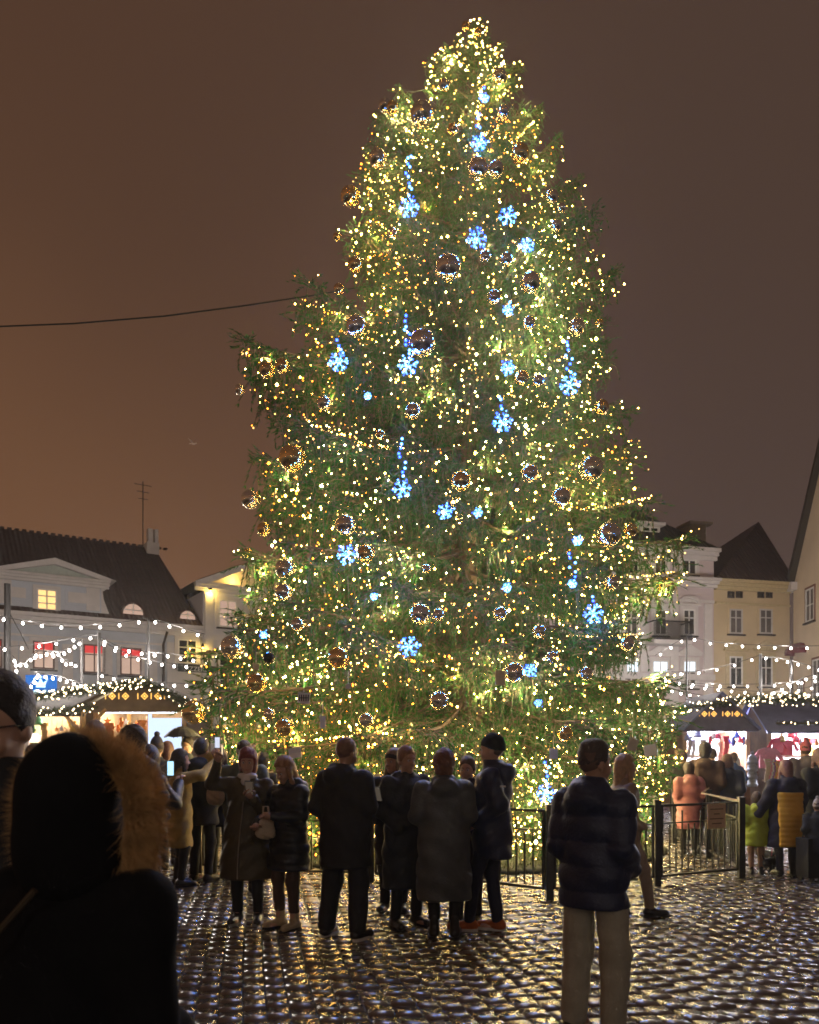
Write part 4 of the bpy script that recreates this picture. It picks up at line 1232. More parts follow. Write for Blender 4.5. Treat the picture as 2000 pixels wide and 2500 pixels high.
garland((xr0 + 2.4, YR - .9, 2.52), (xr0 + 7.8, YR - 1.4, 2.46), .0, .07, 2200, 26, 'thin fir garland with single bulbs along the right eave')
# stalls of the near side of the square, behind the camera
for i, (x, y, rz, w, lab) in enumerate(((6, -7, PI, 3.6, 'brown gabled stall behind the camera, right of three'), (.5, -8, PI, 3.6, 'brown gabled stall behind the camera, middle of three'), (-5.2, -7.5, PI - .1, 3.6, 'brown gabled stall behind the camera, left of three'))):
    st = stall(x + w / 2, y, rz, w, 2.2, lab, M_shin, M_wood2, True, 2.5, 3.4, (1, .82, .55), 13)

# ---------------------------------------------------------------- poles and festoon lights
M_fest = glow('festoon_bulb', (1, .90, .82), 40, 'NONE')
fb = MB(); fb.ball((0, 0, 0), (.034, .034, .04), 8, 6); fest_me = fb.mesh('bulb', M_fest)
sk = MB(); sk.lathe([(.0, .075), (.02, .075), (.022, .035), (.0, .035)], 6); sock_me = sk.mesh('socket', M_cable)
def festoon(pts, n, label, sag=.12, watts=26):
    """cable through the points with n bulbs per span"""
    P = [Vector(p) for p in pts]
    r = empty('festoon_lights', P[0], label=label, cat='string lights', group='festoon lights strung over the market')
    path = []
    for a, b in zip(P[:-1], P[1:]):
        for k in range(12):
            t = k / 12; q = a.lerp(b, t); q.z -= sag * 4 * t * (1 - t) * (b - a).length / 4; path.append(q)
    path.append(P[-1])
    m = MB(); m.tube([q - P[0] for q in path], .009, 4); m.build('cable', M_cable, r)
    ps = [P[0], P[-1]] if (P[-1] - P[0]).length > 4 else [P[0]]
    for q in ps:
        c_ = q.lerp((P[0] + P[-1]) / 2, .62 if len(ps) > 1 else .95) - P[0] - Vector((0, 0, .25)); lamp('festoon_light', c_, n * watts / len(ps), (1, .90, .82), .15, r)
    L = [0]
    for a, b in zip(path[:-1], path[1:]): L.append(L[-1] + (b - a).length)
    for k in range(n):
        s = L[-1] * (k + .5) / n
        j = max(i for i in range(len(L)) if L[i] <= s)
        j = min(j, len(path) - 2)
        q = path[j].lerp(path[j + 1], (s - L[j]) / (L[j + 1] - L[j])) - Vector((0, 0, .085)) - P[0]
        o = inst('bulb', fest_me, r, q); inst('socket', sock_me, o)
    return r
def pole(px, py, Y, label, r=.035, base=0):
    p = at(px, py, Y)
    m = MB(); m.tube([(0, 0, 0), (0, 0, p.z)], [r * 1.3, r], 8); m.lathe([(r * 3, 0), (r * 3, .04), (r * 1.4, .08)], 8)
    m.build('light_pole', M_cable, loc=(p.x, p.y, 0), label=label, cat='pole', group='poles carrying the festoon lights')
    return p
YA = 24.0
pole(18, 1425, 26, 'thick dark pole at far left rising above the string lights', .10)
pole(242, 1545, YA, 'dark pole in front of the middle red lit window', .05)
pole(200, 1562, YA + .5, 'thin dark pole left of the middle red lit window')
pole(362, 1512, YA, 'tall thin pole standing before the left gable stall')
A = lambda px, py, Y=YA: at(px, py, Y)
festoon([A(-60, 1490), A(5, 1505), A(362, 1508)], 9, 'festoon along the cornice of the grey blue house', .22)
festoon([A(362, 1508), A(395, 1516), A(500, 1548)], 4, 'short festoon from the tall pole down towards the tree', .05)
festoon([A(-10, 1580), A(120, 1568), A(205, 1550), A(242, 1552)], 6, 'festoon rising over the leftmost red lit window', .05)
festoon([A(30, 1600, 23), A(38, 1610, 23), A(60, 1622, 23), A(78, 1600, 23), A(95, 1588, 23)], 5, 'crooked string of bulbs left of the leftmost red window', .1)
festoon([A(38, 1610, 23), A(42, 1655, 23), A(68, 1680, 23), A(90, 1650, 23), A(95, 1640, 23)], 9, 'heart shaped loop of bulbs above the blue crown sign', .02)
festoon([A(78, 1600, 23), A(120, 1588, 23), A(150, 1592, 23), A(200, 1560, 23)], 9, 'dense string of bulbs crossing the leftmost red window', .1)
festoon([A(242, 1552), A(285, 1576), A(420, 1596), A(520, 1610)], 9, 'festoon from the middle pole past the right red window', .12)
festoon([A(242, 1560, 26), A(330, 1602, 26), A(470, 1622, 26)], 8, 'lower festoon crossing the right red window', .15)
festoon([A(85, 1640, 23), A(150, 1652, 23), A(240, 1680, 23)], 9, 'festoon sloping down towards the left garland', .06)
festoon([A(235, 1640, 26), A(300, 1655, 26), A(470, 1668, 26)], 8, 'low festoon just above the left gable peak', .1)
festoon([A(120, 1590), A(190, 1620), A(150, 1612)], 5, 'loose end of bulbs between the two left windows', .1)
m = MB(); m.tube([A(25, 1500, 26), A(50, 1545, 26), A(70, 1585, 26)], .014, 4); m.build('guy_wire', M_cable, label='slanting guy wire beside the thick far left pole', cat='wire')
YB = 30.0
pole(1677, 1552, YB, 'thin pole before the lilac house carrying the upper festoon', .035)
pole(1857, 1597, YB, 'dark pole before the ochre house', .06)
pole(1931, 1610, YB, 'thin pole at the corner of the cream gable', .04)
festoon([A(1600, 1600, YB), A(1640, 1575, YB), A(1677, 1552, YB)], 3, 'short festoon from the tree side up to the lilac house pole', .05)
festoon([A(1677, 1552, YB), A(1750, 1568, YB), A(2030, 1576, YB)], 9, 'upper festoon across the ochre house front', .06)
festoon([A(1640, 1640, YB), A(1722, 1636, YB), A(1857, 1599, YB)], 5, 'festoon rising to the pole before the ochre house', .08)
festoon([A(1857, 1599, YB), A(1931, 1612, YB), A(2040, 1640, YB)], 7, 'festoon falling right from the pole before the ochre house', .03)
festoon([A(1610, 1655, YB), A(1700, 1668, YB), A(1900, 1668, YB), A(2040, 1650, YB)], 13, 'flat festoon below the lower windows of the ochre house', .05)
festoon([A(1630, 1680, YB - 2), A(1720, 1698, YB - 2), A(1880, 1700, YB - 2), A(2030, 1685, YB - 2)], 18, 'second lowest festoon above the indigo roof', .05)
festoon([A(1640, 1664, YB + 2), A(1760, 1680, YB + 2), A(1900, 1690, YB + 2), A(2030, 1665, YB + 2)], 12, 'far festoon hung at the height of the shop sign', .05)
festoon([A(1880, 1690, YB - 3), A(1960, 1655, YB - 3), A(2040, 1630, YB - 3)], 8, 'steep festoon climbing to the right edge', .04)
m = MB(); pts = [at(-80, 800, 22), at(0, 797, 22), at(180, 790, 22), at(400, 772, 22), at(600, 746, 22), at(760, 722, 22), at(1000, 680, 22)]
m.tube(pts, .022, 5); m.build('overhead_cable', M_cable, label='long dark cable crossing the sky to the tree from the left', cat='cable')
m = MB(); p = at(473, 1083, 30); m.ball((0, 0, 0), (.09, .04, .035), 8, 5); m.ball((.09, 0, .02), .03, 6, 4)
m.add([(0, 0, 0), (-.05, .05, .10), (-.16, .2, .13), (-.06, .06, 0)], [(0, 1, 2, 3)]); m.add([(0, 0, 0), (-.05, -.05, .10), (-.16, -.2, .13), (-.06, -.06, 0)], [(0, 1, 2, 3)]); m.add([(-.08, .02, 0), (-.16, .04, 0), (-.16, -.04, 0), (-.08, -.02, 0)], [(0, 1, 2, 3)])
m.build('gull', mat('pale_feather', (.4, .3, .25)), loc=p, label='tiny pale gull flying left of the tree', cat='bird')

for i, (x0, x1, y, z, lab) in enumerate(((-9, 9, -4.5, 4.2, 'nearest'), (-9, 9, -6.0, 4.6, 'middle'), (-10, 10, -7.6, 4.9, 'farthest'))):
    festoon([(x0, y, z), (0, y, z + .4), (x1, y, z)], 16, '%s festoon over the stalls behind the camera' % lab, .15, 5)
# every piece of the goods gets its own place in its row
by = {}
for o in GOODS_PUT: by.setdefault(o['label'], []).append(o)
for lab, l in by.items():
    if len(l) > 1:
        l.sort(key=lambda o: (o.location.x / o.location.y))
        for i, o in enumerate(l): o['label'] = lab + ', ' + ordinal(i, len(l), 'x')

# glowing blue crown sign
p = at(100, 1668, 26)
cs = empty('crown_light_sign', p, label='glowing blue panel with a white crown and row of dots', cat='sign')
sx_ = 26 / FPX
m = MB(); m.b2(-38 * sx_, 38 * sx_, 0, .04, -30 * sx_, 20 * sx_); m.build('panel', glow('blue_panel_light', (.01, .16, .62), 1.0), cs)
m = MB(); f = lambda pts: m.prism([(x * sx_, z * sx_) for x, z in pts], -.03, -.01)
f([(-11, -10), (11, -10), (11, -6), (-11, -6)]); f([(-11, -5), (-15, 7), (-7, 1), (-6, -5)]); f([(-5, -5), (-5, 2), (0, 12), (5, 2), (5, -5)]); f([(6, -5), (7, 1), (15, 7), (11, -5)])
for q in (-15, 0, 15): m.ball((q * sx_, -.02, (10 if q else 15) * sx_), 2.4 * sx_, 8, 5)
m.build('crown', glow('crown_white_light', (.55, .85, 1), 2.2), cs)
m = MB()
for i in range(4): m.ball(((-32 + i * 21) * sx_, -.03, -22 * sx_), (7 * sx_, .04, 6 * sx_), 10, 6)
m.build('dots', glow('crown_white_light', (1, 1, 1), 1), cs)
# ---------------------------------------------------------------- people
_E = [((0, 0, 0), (1, 0, 0)), ((0, 1, 0), (1, 1, 0)), ((0, 0, 1), (1, 0, 1)), ((0, 1, 1), (1, 1, 1)), ((0, 0, 0), (0, 1, 0)), ((1, 0, 0), (1, 1, 0)),
      ((0, 0, 1), (0, 1, 1)), ((1, 0, 1), (1, 1, 1)), ((0, 0, 0), (0, 0, 1)), ((1, 0, 0), (1, 0, 1)), ((0, 1, 0), (0, 1, 1)), ((1, 1, 0), (1, 1, 1))]
def nets(f, lo, hi, h):
    """one continuous surface round the solid f(P) < 0"""
    lo = np.array(lo, float) - 2 * h; hi = np.array(hi, float) + 2 * h
    n = np.ceil((hi - lo) / h).astype(int) + 1
    ax = [lo[i] + h * np.arange(n[i]) for i in range(3)]
    G = np.stack(np.meshgrid(*ax, indexing='ij'), -1).reshape(-1, 3)
    D = f(G).reshape(n).astype(float)
    s = D < 0
    c = [s[i:n[0] - 1 + i, j:n[1] - 1 + j, k:n[2] - 1 + k] for i in (0, 1) for j in (0, 1) for k in (0, 1)]
    al = np.logical_and.reduce(c); an = np.logical_or.reduce(c)
    cell = np.argwhere(an & ~al)
    if len(cell) == 0: return np.zeros((0, 3)), np.zeros((0, 4), int)
    idx = -np.ones(n, int); idx[tuple(cell.T)] = np.arange(len(cell))
    acc = np.zeros((len(cell), 3)); cnt = np.zeros(len(cell))
    for a, b in _E:
        ia = tuple((cell + a).T); ib = tuple((cell + b).T)
        da, db = D[ia], D[ib]
        k = (da < 0) != (db < 0)
        t = np.where(k, da / np.where(k, da - db, 1), 0)
        acc += np.where(k[:, None], np.array(a) + t[:, None] * (np.array(b) - np.array(a)), 0); cnt += k
    V = lo + h * (cell + acc / cnt[:, None])
    F = []
    for d in range(3):
        e = [0, 0, 0]; e[d] = 1
        sl0 = tuple(slice(1, n[i] - 1) if i != d else slice(0, n[i] - 1) for i in range(3))
        sl1 = tuple(slice(1, n[i] - 1) if i != d else slice(1, n[i]) for i in range(3))
        A, B = s[sl0], s[sl1]
        q = np.argwhere(A != B)
        if len(q) == 0: continue
        off = np.array([1 if i != d else 0 for i in range(3)])
        q0 = q + off
        u, v = (d + 1) % 3, (d + 2) % 3
        eu = np.eye(3, dtype=int)[u]; ev = np.eye(3, dtype=int)[v]
        quad = np.stack([idx[tuple((q0 - eu - ev).T)], idx[tuple((q0 - ev).T)], idx[tuple(q0.T)], idx[tuple((q0 - eu).T)]], 1)
        fl = A[tuple(q.T)]
        quad[~fl] = quad[~fl][:, ::-1]
        F.append(quad)
    F = np.vstack(F)
    return V, F[(F >= 0).all(1)]
def cap(P, a, b, ra, rb=None):
    rb = ra if rb is None else rb
    a = np.array(a, float); b = np.array(b, float); ba = b - a
    pa = P - a
    t = np.clip(pa @ ba / (ba @ ba + 1e-12), 0, 1)
    return np.linalg.norm(pa - t[:, None] * ba, axis=1) - (ra + (rb - ra) * t)
def ell(P, c, r):
    q = (P - np.array(c)) / np.array(r)
    k = np.linalg.norm(q, axis=1)
    return k * (k - 1) / (np.linalg.norm(q / np.array(r), axis=1) + 1e-9)
def smin(a, b, k=.03):
    h = np.clip(.5 + .5 * (b - a) / k, 0, 1)
    return b * (1 - h) + a * h - k * h * (1 - h)
def prof(P, tab, cy=0):
    tab = np.array(tab); z = P[:, 2]
    rx = np.interp(z, tab[:, 0], tab[:, 1]); ry = np.interp(z, tab[:, 0], tab[:, 2])
    d = (np.sqrt((P[:, 0] / rx) ** 2 + ((P[:, 1] - cy) / ry) ** 2) - 1) * np.minimum(rx, ry) * .85
    return np.maximum(d, np.maximum(tab[0, 0] - z, z - tab[-1, 0]))
def folds(P, amp, seed):
    x, y, z = P[:, 0], P[:, 1], P[:, 2]
    return amp * (np.sin(13 * x + 9 * z + seed) * np.sin(11 * y - 7 * z + seed * 2) + .5 * np.sin(31 * z + 17 * x + 3 * np.sin(14 * y + seed)))

SKIN = {'fair': (.50, .30, .21), 'tan': (.42, .24, .15)}
def skin(k): return mat('skin_' + k, SKIN[k], rough=.5, var=.08, scale=14)
def cloth(n, c, rough=.75, **k): return mat(n, c, rough=rough, var=.25, scale=9, bump=.25, bscale=60, **k)
ARMS = {'down': ((.225, -.02, 1.13), (.225, .06, .86)), 'pocket': ((.245, -.08, 1.14), (.17, .13, .98)), 'hold': ((.22, .03, 1.13), (.09, .30, 1.16)),
        'low': ((.22, .02, 1.12), (.12, .28, .98)), 'up': ((.34, .14, 1.46), (.26, .34, 1.72)), 'phone': ((.25, .12, 1.16), (.07, .34, 1.36)), 'side': ((.30, .0, 1.14), (.42, .06, .92))}

def hand_mesh(m, w, d, side, curl=.5, k=1.0):
    """palm with five unequal bent fingers, joined to the wrist; d = direction of the forearm"""
    d = Vector(d).normalized(); w = Vector(w)
    up = Vector((0, 1, 0)) if abs(d.y) < .8 else Vector((0, 0, 1))
    a = d.cross(up).normalized() * side; b = d.cross(a).normalized()
    if b.y < 0: b = -b
    m.tube([w - d * .03, w, w + d * .04, w + d * .085], [.026 * k, .028 * k, .038 * k, .034 * k], 8)
    for i, (o, L) in enumerate(((-.030, .062), (-.010, .075), (.010, .078), (.030, .070))):
        p0 = w + d * .07 + a * o * k
        p1 = p0 + d * L * .45
        p2 = p1 + (d * (1 - curl) + b * curl) * L * .35
        p3 = p2 + (d * (1 - 1.6 * curl) + b * curl * 1.4) * L * .3
        m.tube([p0, p1, p2, p3], [.011, .0105, .0095, .007], 6)
    p0 = w + d * .02 + a * .03
    m.tube([p0, p0 + a * .025 + d * .03, p0 + a * .03 + d * .055 + b * .02, p0 + a * .022 + d * .075 + b * .035], [.015, .013, .011, .008], 6)

def person(label, px, Y, H, rz, coat, trousers=None, shoes=None, hair=('short', (.06, .035, .02)), hat=None, arms=('pocket', 'pocket'), feet=((-.10, 0), (.10, 0)),
           head=(0, 0), h=.014, skn='fair', group=None, glasses=False, scarf=None, shoe_h=.09, hands=(False, False), lips=False, seed=None, x=None):
    """local frame: facing +y, x to its right; heights as for 1.75 m, scaled by H / 1.75"""
    k = H / 1.75
    seed = seed if seed is not None else len(label) * 1.37
    X = WX(px, Y) if x is None else x
    hy, hp = R(head[0]), R(head[1])
    Rh = np.array(Matrix.Rotation(hy, 3, 'Z') @ Matrix.Rotation(hp, 3, 'X'))
    piv = np.array([0, .01, 1.50])
    def hl(P): return (P - piv) @ Rh          # into the head's own frame
    def hw(p): return Vector(Rh @ np.array(p) + piv)
    el, wr = [], []
    for i, sd in enumerate((-1, 1)):
        e, w = ARMS[arms[i]] if isinstance(arms[i], str) else arms[i]
        el.append((sd * e[0], e[1], e[2])); wr.append((sd * w[0], w[1], w[2]))
    hips = [(-.09, 0, .93), (.09, 0, .93)]
    fts = [(f[0], f[1], f[2] if len(f) > 2 else 0) for f in feet]
    knees = [((hips[i][0] + fts[i][0]) / 2 + .01 * (i * 2 - 1), fts[i][1] * .5 + .035 + .05 * abs(fts[i][1]), .50) for i in (0, 1)]
    def fbody(P):
        d = cap(P, (0, -.005, 1.42), (0, .01, 1.56), .056, .052)
        d = smin(d, prof(P, [(.88, .13, .09), (1.0, .13, .09), (1.25, .15, .10), (1.40, .13, .08), (1.46, .06, .05)]), .04)
        for i in (0, 1):
            sd = (-1, 1)[i]
            d = smin(d, cap(P, (sd * .16, 0, 1.40), el[i], .042, .034), .03)
            d = smin(d, cap(P, el[i], wr[i], .034, .024), .02)
            d = smin(d, cap(P, hips[i], knees[i], .07, .05), .03)
            d = smin(d, cap(P, knees[i], (fts[i][0], fts[i][1], .09 + fts[i][2]), .048, .033), .03)
            d = smin(d, cap(P, (fts[i][0], fts[i][1] - .03, .045 + fts[i][2]), (fts[i][0], fts[i][1] + .12, .035 + fts[i][2]), .032, .028), .02)
        Q = hl(P)
        s = ell(Q, (0, -.012, .145), (.076, .095, .103))
        s = smin(s, ell(Q, (0, .028, .085), (.060, .066, .095)), .03)
        s = smin(s, ell(Q, (0, .066, .012), (.024, .024, .020)), .03)
        s = smin(s, cap(Q, (0, .090, .118), (0, .112, .076), .008, .0135), .012)
        for sd in (-1, 1):
            s = smin(s, ell(Q, (sd * .077, -.005, .095), (.010, .022, .032)), .008)
            s = smin(s, ell(Q, (sd * .035, .068, .068), (.024, .02, .022)), .02)
            s = -smin(-s, ell(Q, (sd * .030, .104, .112), (.019, .016, .012)), .012)
        s = smin(s, ell(Q, (0, .086, .140), (.045, .012, .010)), .014)
        s = smin(s, ell(Q, (0, .088, .040), (.022, .010, .008)), .008)
        return smin(d, s, .025)
    lo = (min(-.34, min(w[0] for w in wr) - .08), min(-.16, min(f[1] for f in fts) - .1, min(w[1] for w in wr) - .06), 0)
    hi = (max(.34, max(w[0] for w in wr) + .08), max(.2, max(f[1] for f in fts) + .2, max(w[1] for w in wr) + .08), max(1.77, max(w[2] for w in wr) + .06))
    V, F = nets(fbody, lo, hi, h * .9)
    hm = MB()
    for i in (0, 1):
        if hands[i]: hand_mesh(hm, wr[i], Vector(wr[i]) - Vector(el[i]), (1, -1)[i])
    if hm.v:
        Vh = np.array(hm.v); Fh = []
        for f in hm.f:
            if len(f) == 4: Fh.append(f)
            else:
                for j in range(1, len(f) - 1): Fh.append((f[0], f[j], f[j + 1], f[j + 1]))
        tri = [f for f in Fh if f[2] == f[3]]; quad = [f for f in Fh if f[2] != f[3]]
        me = bpy.data.meshes.new('body')
        me.from_pydata([tuple(v * k) for v in V] + [tuple(v * k) for v in Vh], [], [tuple(int(i) for i in f) for f in F] + [tuple(int(i) + len(V) for i in f) for f in quad] + [tuple(int(i) + len(V) for i in f[:3]) for f in tri])
        me.materials.append(skin(skn)); me.polygons.foreach_set('use_smooth', [True] * len(me.polygons))
    else: me = npmesh('body', V * k, F, skin(skn), True)
    o = inst('person', me, None, (X, Y, 0), R(rz), label=label, cat='person', group=group)
    def part(name, f, lo, hi, m, hh=None):
        V, F = nets(f, lo, hi, hh or h)
        if len(F): return inst(name, npmesh(name, V * k, F, m, True), o)
    # coat
    cz, cm = coat['hem'], coat['mat']
    th = coat.get('th', .0); fl = coat.get('flare', .0); qs = coat.get('quilt', 0)
    wst = coat.get('waist', .0)
    tab = [(cz - .001, .185 + th + fl, .135 + th + fl * .7)]
    if cz < .9: tab.append((.95, .188 + th + fl * .35, .135 + th + fl * .3))
    tab += [(1.10, .178 + th - wst, .125 + th), (1.28, .19 + th, .132 + th), (1.38, .175 + th, .115 + th), (1.445, .115 + th * .5, .088), (1.485, .078, .078), (1.515, .073, .075)]
    def fcoat(P):
        d = prof(P, tab)
        if coat.get('rag'): pass
        for i, sd in ((0, -1), (1, 1)):
            a = smin(cap(P, (sd * (.165 + th * .6), -.005, 1.385), el[i], .064 + th * .7, .056 + th * .6), cap(P, el[i], np.array(wr[i]) * .96 + np.array(el[i]) * .04, .055 + th * .6, .043 + th * .45), .03)
            d = smin(d, a, .035)
        if coat.get('hood'):
            d = smin(d, ell(P, (0, -.115 - th * .4, 1.415), (.125, .080, .085)), .05)
            d = smin(d, cap(P, (-.08, -.06, 1.465), (.08, -.06, 1.465), .045), .04)
        d = d + folds(P, coat.get('fold', .010), seed)
        if qs: d = d - .011 * np.abs(np.sin(PI * (P[:, 2] + .25 * np.abs(P[:, 0]) * 0) / qs)) ** .6 + .006
        return np.maximum(d, cz - P[:, 2])
    part('coat', fcoat, (lo[0] - .08 - th, lo[1] - .14 - th, cz), (hi[0] + .08 + th, hi[1] + .06 + th, max(1.58, hi[2] - .04)), cm)
    if coat.get('zip'):
        zm = MB(); pts = []
        for q in np.linspace(cz + .02, 1.44, 9):
            ry = np.interp(q, [t[0] for t in tab], [t[2] for t in tab]); pts.append((.02 + .03 * math.sin(q * 3), (ry + .012) , q))
        zm.tube([Vector(p) * k for p in pts], .006, 5); zm.build('zipper', mat('pale_zipper', (.4, .36, .3), rough=.3, metal=.5), o)
    if coat.get('panel'):
        pz0, pz1, pm_ = coat['panel']
        def fpan(P):
            d = prof(P, [(t[0], t[1] + .006, t[2] + .014) for t in tab]) 
            d = d - .010 * np.abs(np.sin(PI * P[:, 2] / .075)) ** .6
            return np.maximum(np.maximum(d, np.maximum(pz0 - P[:, 2], P[:, 2] - pz1)), np.maximum(P[:, 1] + .02, np.abs(P[:, 0]) - .155 - fl * .9))
        part('yellow_panel', fpan, (-.34, -.34, pz0), (.34, .05, pz1), pm_)
    if coat.get('logo'):
        lm = MB(); lm.box(Vector(coat['logo']) * k, (.05, .006, .012)); lm.build('chest_logo', M_wframe, o)
    if scarf:
        part('scarf', lambda P: np.maximum(smin(ell(P, (0, .012, 1.475), (.100, .098, .045)), ell(P, (0, .10, 1.42), (.045, .04, .05)), .02) + folds(P, .006, 3), -9.0), (-.13, -.12, 1.38), (.13, .17, 1.58), scarf, h * .8)
    # trousers
    tm = trousers or cloth('black_trousers', (.014, .014, .016))
    wide = coat.get('wide', 0)
    def ftr(P):
        d = ell(P, (0, 0, .94), (.165, .12, .13))
        for i in (0, 1):
            d = smin(d, cap(P, hips[i], knees[i], .088 + wide * .4, .066 + wide), .03)
            d = smin(d, cap(P, knees[i], (fts[i][0], fts[i][1] - .01, .10 + fts[i][2]), .066 + wide, .052 + wide), .03)
        d = d + folds(P, .005, seed + 1)
        return np.maximum(d, shoe_h - .03 - P[:, 2] + min(fts[0][2], fts[1][2]))
    part('trousers', ftr, (-.28, lo[1], shoe_h - .03), (.28, hi[1], min(1.08, cz + .12) if cz < .9 else 1.08), tm)
    # shoes, each one its own part
    sm, sole = shoes or (cloth('black_leather', (.02, .018, .018), rough=.35), None)
    for i in (0, 1):
        fx, fy, fz = fts[i]; sd = (-1, 1)[i]
        tx = fx + sd * .03
        def fsh(P):
            d = smin(cap(P, (fx, fy - .045, .052 + fz), (tx, fy + .15, .038 + fz), .047, .040), cap(P, (fx, fy - .01, .06 + fz), (fx, fy - .015, shoe_h + fz), .046, .044), .03)
            return np.maximum(d, .012 + fz - P[:, 2])
        s = part('shoe', fsh, (fx - .1, fy - .12, fz), (fx + .1, fy + .24, shoe_h + .06 + fz), sm, min(h, .014))
        if s:
            b = MB(); n = 14; ring = []
            for j in range(n):
                t = 2 * PI * j / n
                ring.append(((fx + tx) / 2 + .047 * math.cos(t), fy + .052 + .145 * math.sin(t)))
            b.add([(p[0] * k, p[1] * k, fz * k + .001) for p in ring] + [(p[0] * k, p[1] * k, (fz + .026) * k) for p in ring], [tuple(range(n - 1, -1, -1)), tuple(range(n, 2 * n))] + [(j, (j + 1) % n, (j + 1) % n + n, j + n) for j in range(n)])
            b.build('sole', sole or M_cable, s)
    # hair and hat
    st, hc = hair
    hmat = mat('hair_%02d%02d%02d' % tuple(int(c * 99) for c in hc), hc, rough=.55, var=.35, scale=30, bump=.5, bscale=90)
    def sh(P, g, c=(0, -.012, .148)): return ell(P, c, (.077 + g, .097 + g, .104 + g))
    if st != 'none':
        def fhair(P):
            Q = hl(P); x_, y_, z_ = Q[:, 0], Q[:, 1], Q[:, 2]
            nzq = folds(Q * 3, .003, 5)
            if st == 'buzz':
                return np.maximum(np.maximum(sh(Q, .004), y_ - (.0 + (z_ - .08) * .62)), .05 - z_)
            if st == 'short':
                return np.maximum(np.maximum(sh(Q, .011, (0, -.014, .152)) + nzq, y_ - (.012 + (z_ - .09) * .72)), .065 - z_ + .3 * y_)
            if st == 'fade':
                return np.maximum(np.maximum(smin(sh(Q, .0035), ell(Q, (0, -.004, .205), (.072, .092, .056)), .01) + nzq, y_ - (.012 + (z_ - .09) * .72)), .10 - z_)
            if st == 'bob':
                d = np.maximum(smin(sh(Q, .022), ell(Q, (0, -.03, .05), (.092, .085, .10)), .03), np.minimum(y_ - (.045 + np.maximum(0, z_ - .145) * 3), 9))
                return np.maximum(d + nzq, -.03 - z_)
            if st == 'long':
                d = np.maximum(sh(Q, .018), y_ - (.035 + np.maximum(0, z_ - .16) * 1.5))
                for sd in (-1, 1): d = smin(d, cap(Q, (sd * .075, .02, .12), (sd * .085, .03, -.20), .026, .022), .02)
                return smin(d, cap(Q, (0, -.06, .1), (0, -.085, -.16), .075, .05), .03) + nzq
            if st == 'curly':
                return np.maximum(smin(sh(Q, .026), ell(Q, (0, -.045, .07), (.09, .07, .08)), .02) + folds(Q * 5, .006, 2), y_ - (.03 + (z_ - .1) * .8))
            return sh(Q, .0)
        if st == 'fade':
            part('stubble', lambda P: np.maximum(np.maximum(sh(hl(P), .0022), hl(P)[:, 1] - (.0 + (hl(P)[:, 2] - .08) * .62)), .055 - hl(P)[:, 2]), (-.17, -.2, 1.5), (.17, .17, 1.81), mat('cropped_hair_stubble', (.13, .075, .05), rough=.8), h * .75)
        part('hair', fhair, (-.17, -.24, 1.2 if st == 'long' else 1.44), (.17, .17, 1.81), hmat, h * .75)
    if hat:
        kind, hm_ = hat
        def fhat(P):
            Q = hl(P); x_, y_, z_ = Q[:, 0], Q[:, 1], Q[:, 2]
            if kind == 'hoodup':
                d = ell(Q, (0, -.02, .11), (.125, .140, .165))
                d = smin(d, ell(Q, (0, -.05, -.03), (.14, .12, .08)), .05)
                return np.maximum(np.maximum(d, y_ - .075), -ell(Q, (0, .10, .10), (.085, .13, .12))) + folds(P, .004, seed)
            d = ell(Q, (0, -.012, .155), (.088, .108, .112 + (.03 if kind == 'bobble' else 0)))
            d = np.maximum(d, .125 - z_ + .35 * np.maximum(y_, -.05))
            band = np.maximum(ell(Q, (0, -.012, .15), (.094, .114, .105)), np.abs(z_ - .145 - .35 * np.maximum(y_, -.05)) - .022)
            d = smin(d, band, .008)
            if kind == 'bobble': d = np.minimum(d, ell(Q, (0, -.02, .315), (.04, .04, .036)))
            return d + (folds(Q * 4, .002, 1))
        part('hood' if kind == 'hoodup' else 'hat', fhat, (-.2, -.24, 1.36 if kind == 'hoodup' else 1.58), (.2, .2, 1.90), hm_, h * .8)
    if abs((rz % 360) - 180) < 115 and H > 1:      # eyes and mouth
        for sd in (-1, 1):
            e = MB(); e.ball(hw((sd * .030, .083, .112)) * k, .0125 * k, 8, 6); e_ = e.build('eye', mat('eye_white', (.55, .5, .47), rough=.2), o, smooth=True)
            e = MB(); e.ball(hw((sd * .030, .0925, .112)) * k, .0058 * k, 8, 6); e.build('iris', mat('dark_iris', (.03, .02, .015), rough=.1), e_, smooth=True)
            e = MB(); e.tube([hw((sd * .014, .099, .131)) * k, hw((sd * .030, .099, .137)) * k, hw((sd * .048, .085, .131)) * k], .0035 * k, 5); e.build('eyebrow', hmat, o)
        e = MB(); e.tube([hw((-.022, .090, .040)) * k, hw((0, .0985, .041)) * k, hw((.022, .090, .040)) * k], [.002, .0055 * k, .002], 6); e.build('lips', mat('red_lips' if lips else 'lips', (.40, .07, .07) if lips else (.34, .15, .12), rough=.35), o, smooth=True)
    if glasses:
        g = MB()
        for sd in (-1, 1):
            ring = [hw((sd * .033 + .026 * math.cos(t), .110 - abs(.2 * (sd * .033 + .026 * math.cos(t))) * .3, .112 + .020 * math.sin(t))) * k for t in np.linspace(0, 2 * PI, 15)]
            g.tube(ring, .0026, 5)
            g.tube([hw((sd * .059, .104, .118)) * k, hw((sd * .078, .05, .118)) * k, hw((sd * .084, -.01, .110)) * k], .0028, 5)
        g.tube([hw((-.008, .113, .118)) * k, hw((.008, .113, .118)) * k], .0028, 5)
        g.build('glasses', mat('black_frames', (.015, .015, .018), rough=.2), o)
    o['_k'] = k
    MW = Matrix.Translation((X, Y, 0)) @ Matrix.Rotation(R(rz), 4, 'Z')
    return o, (lambda p: MW @ (Vector(p) * k)), wr, el

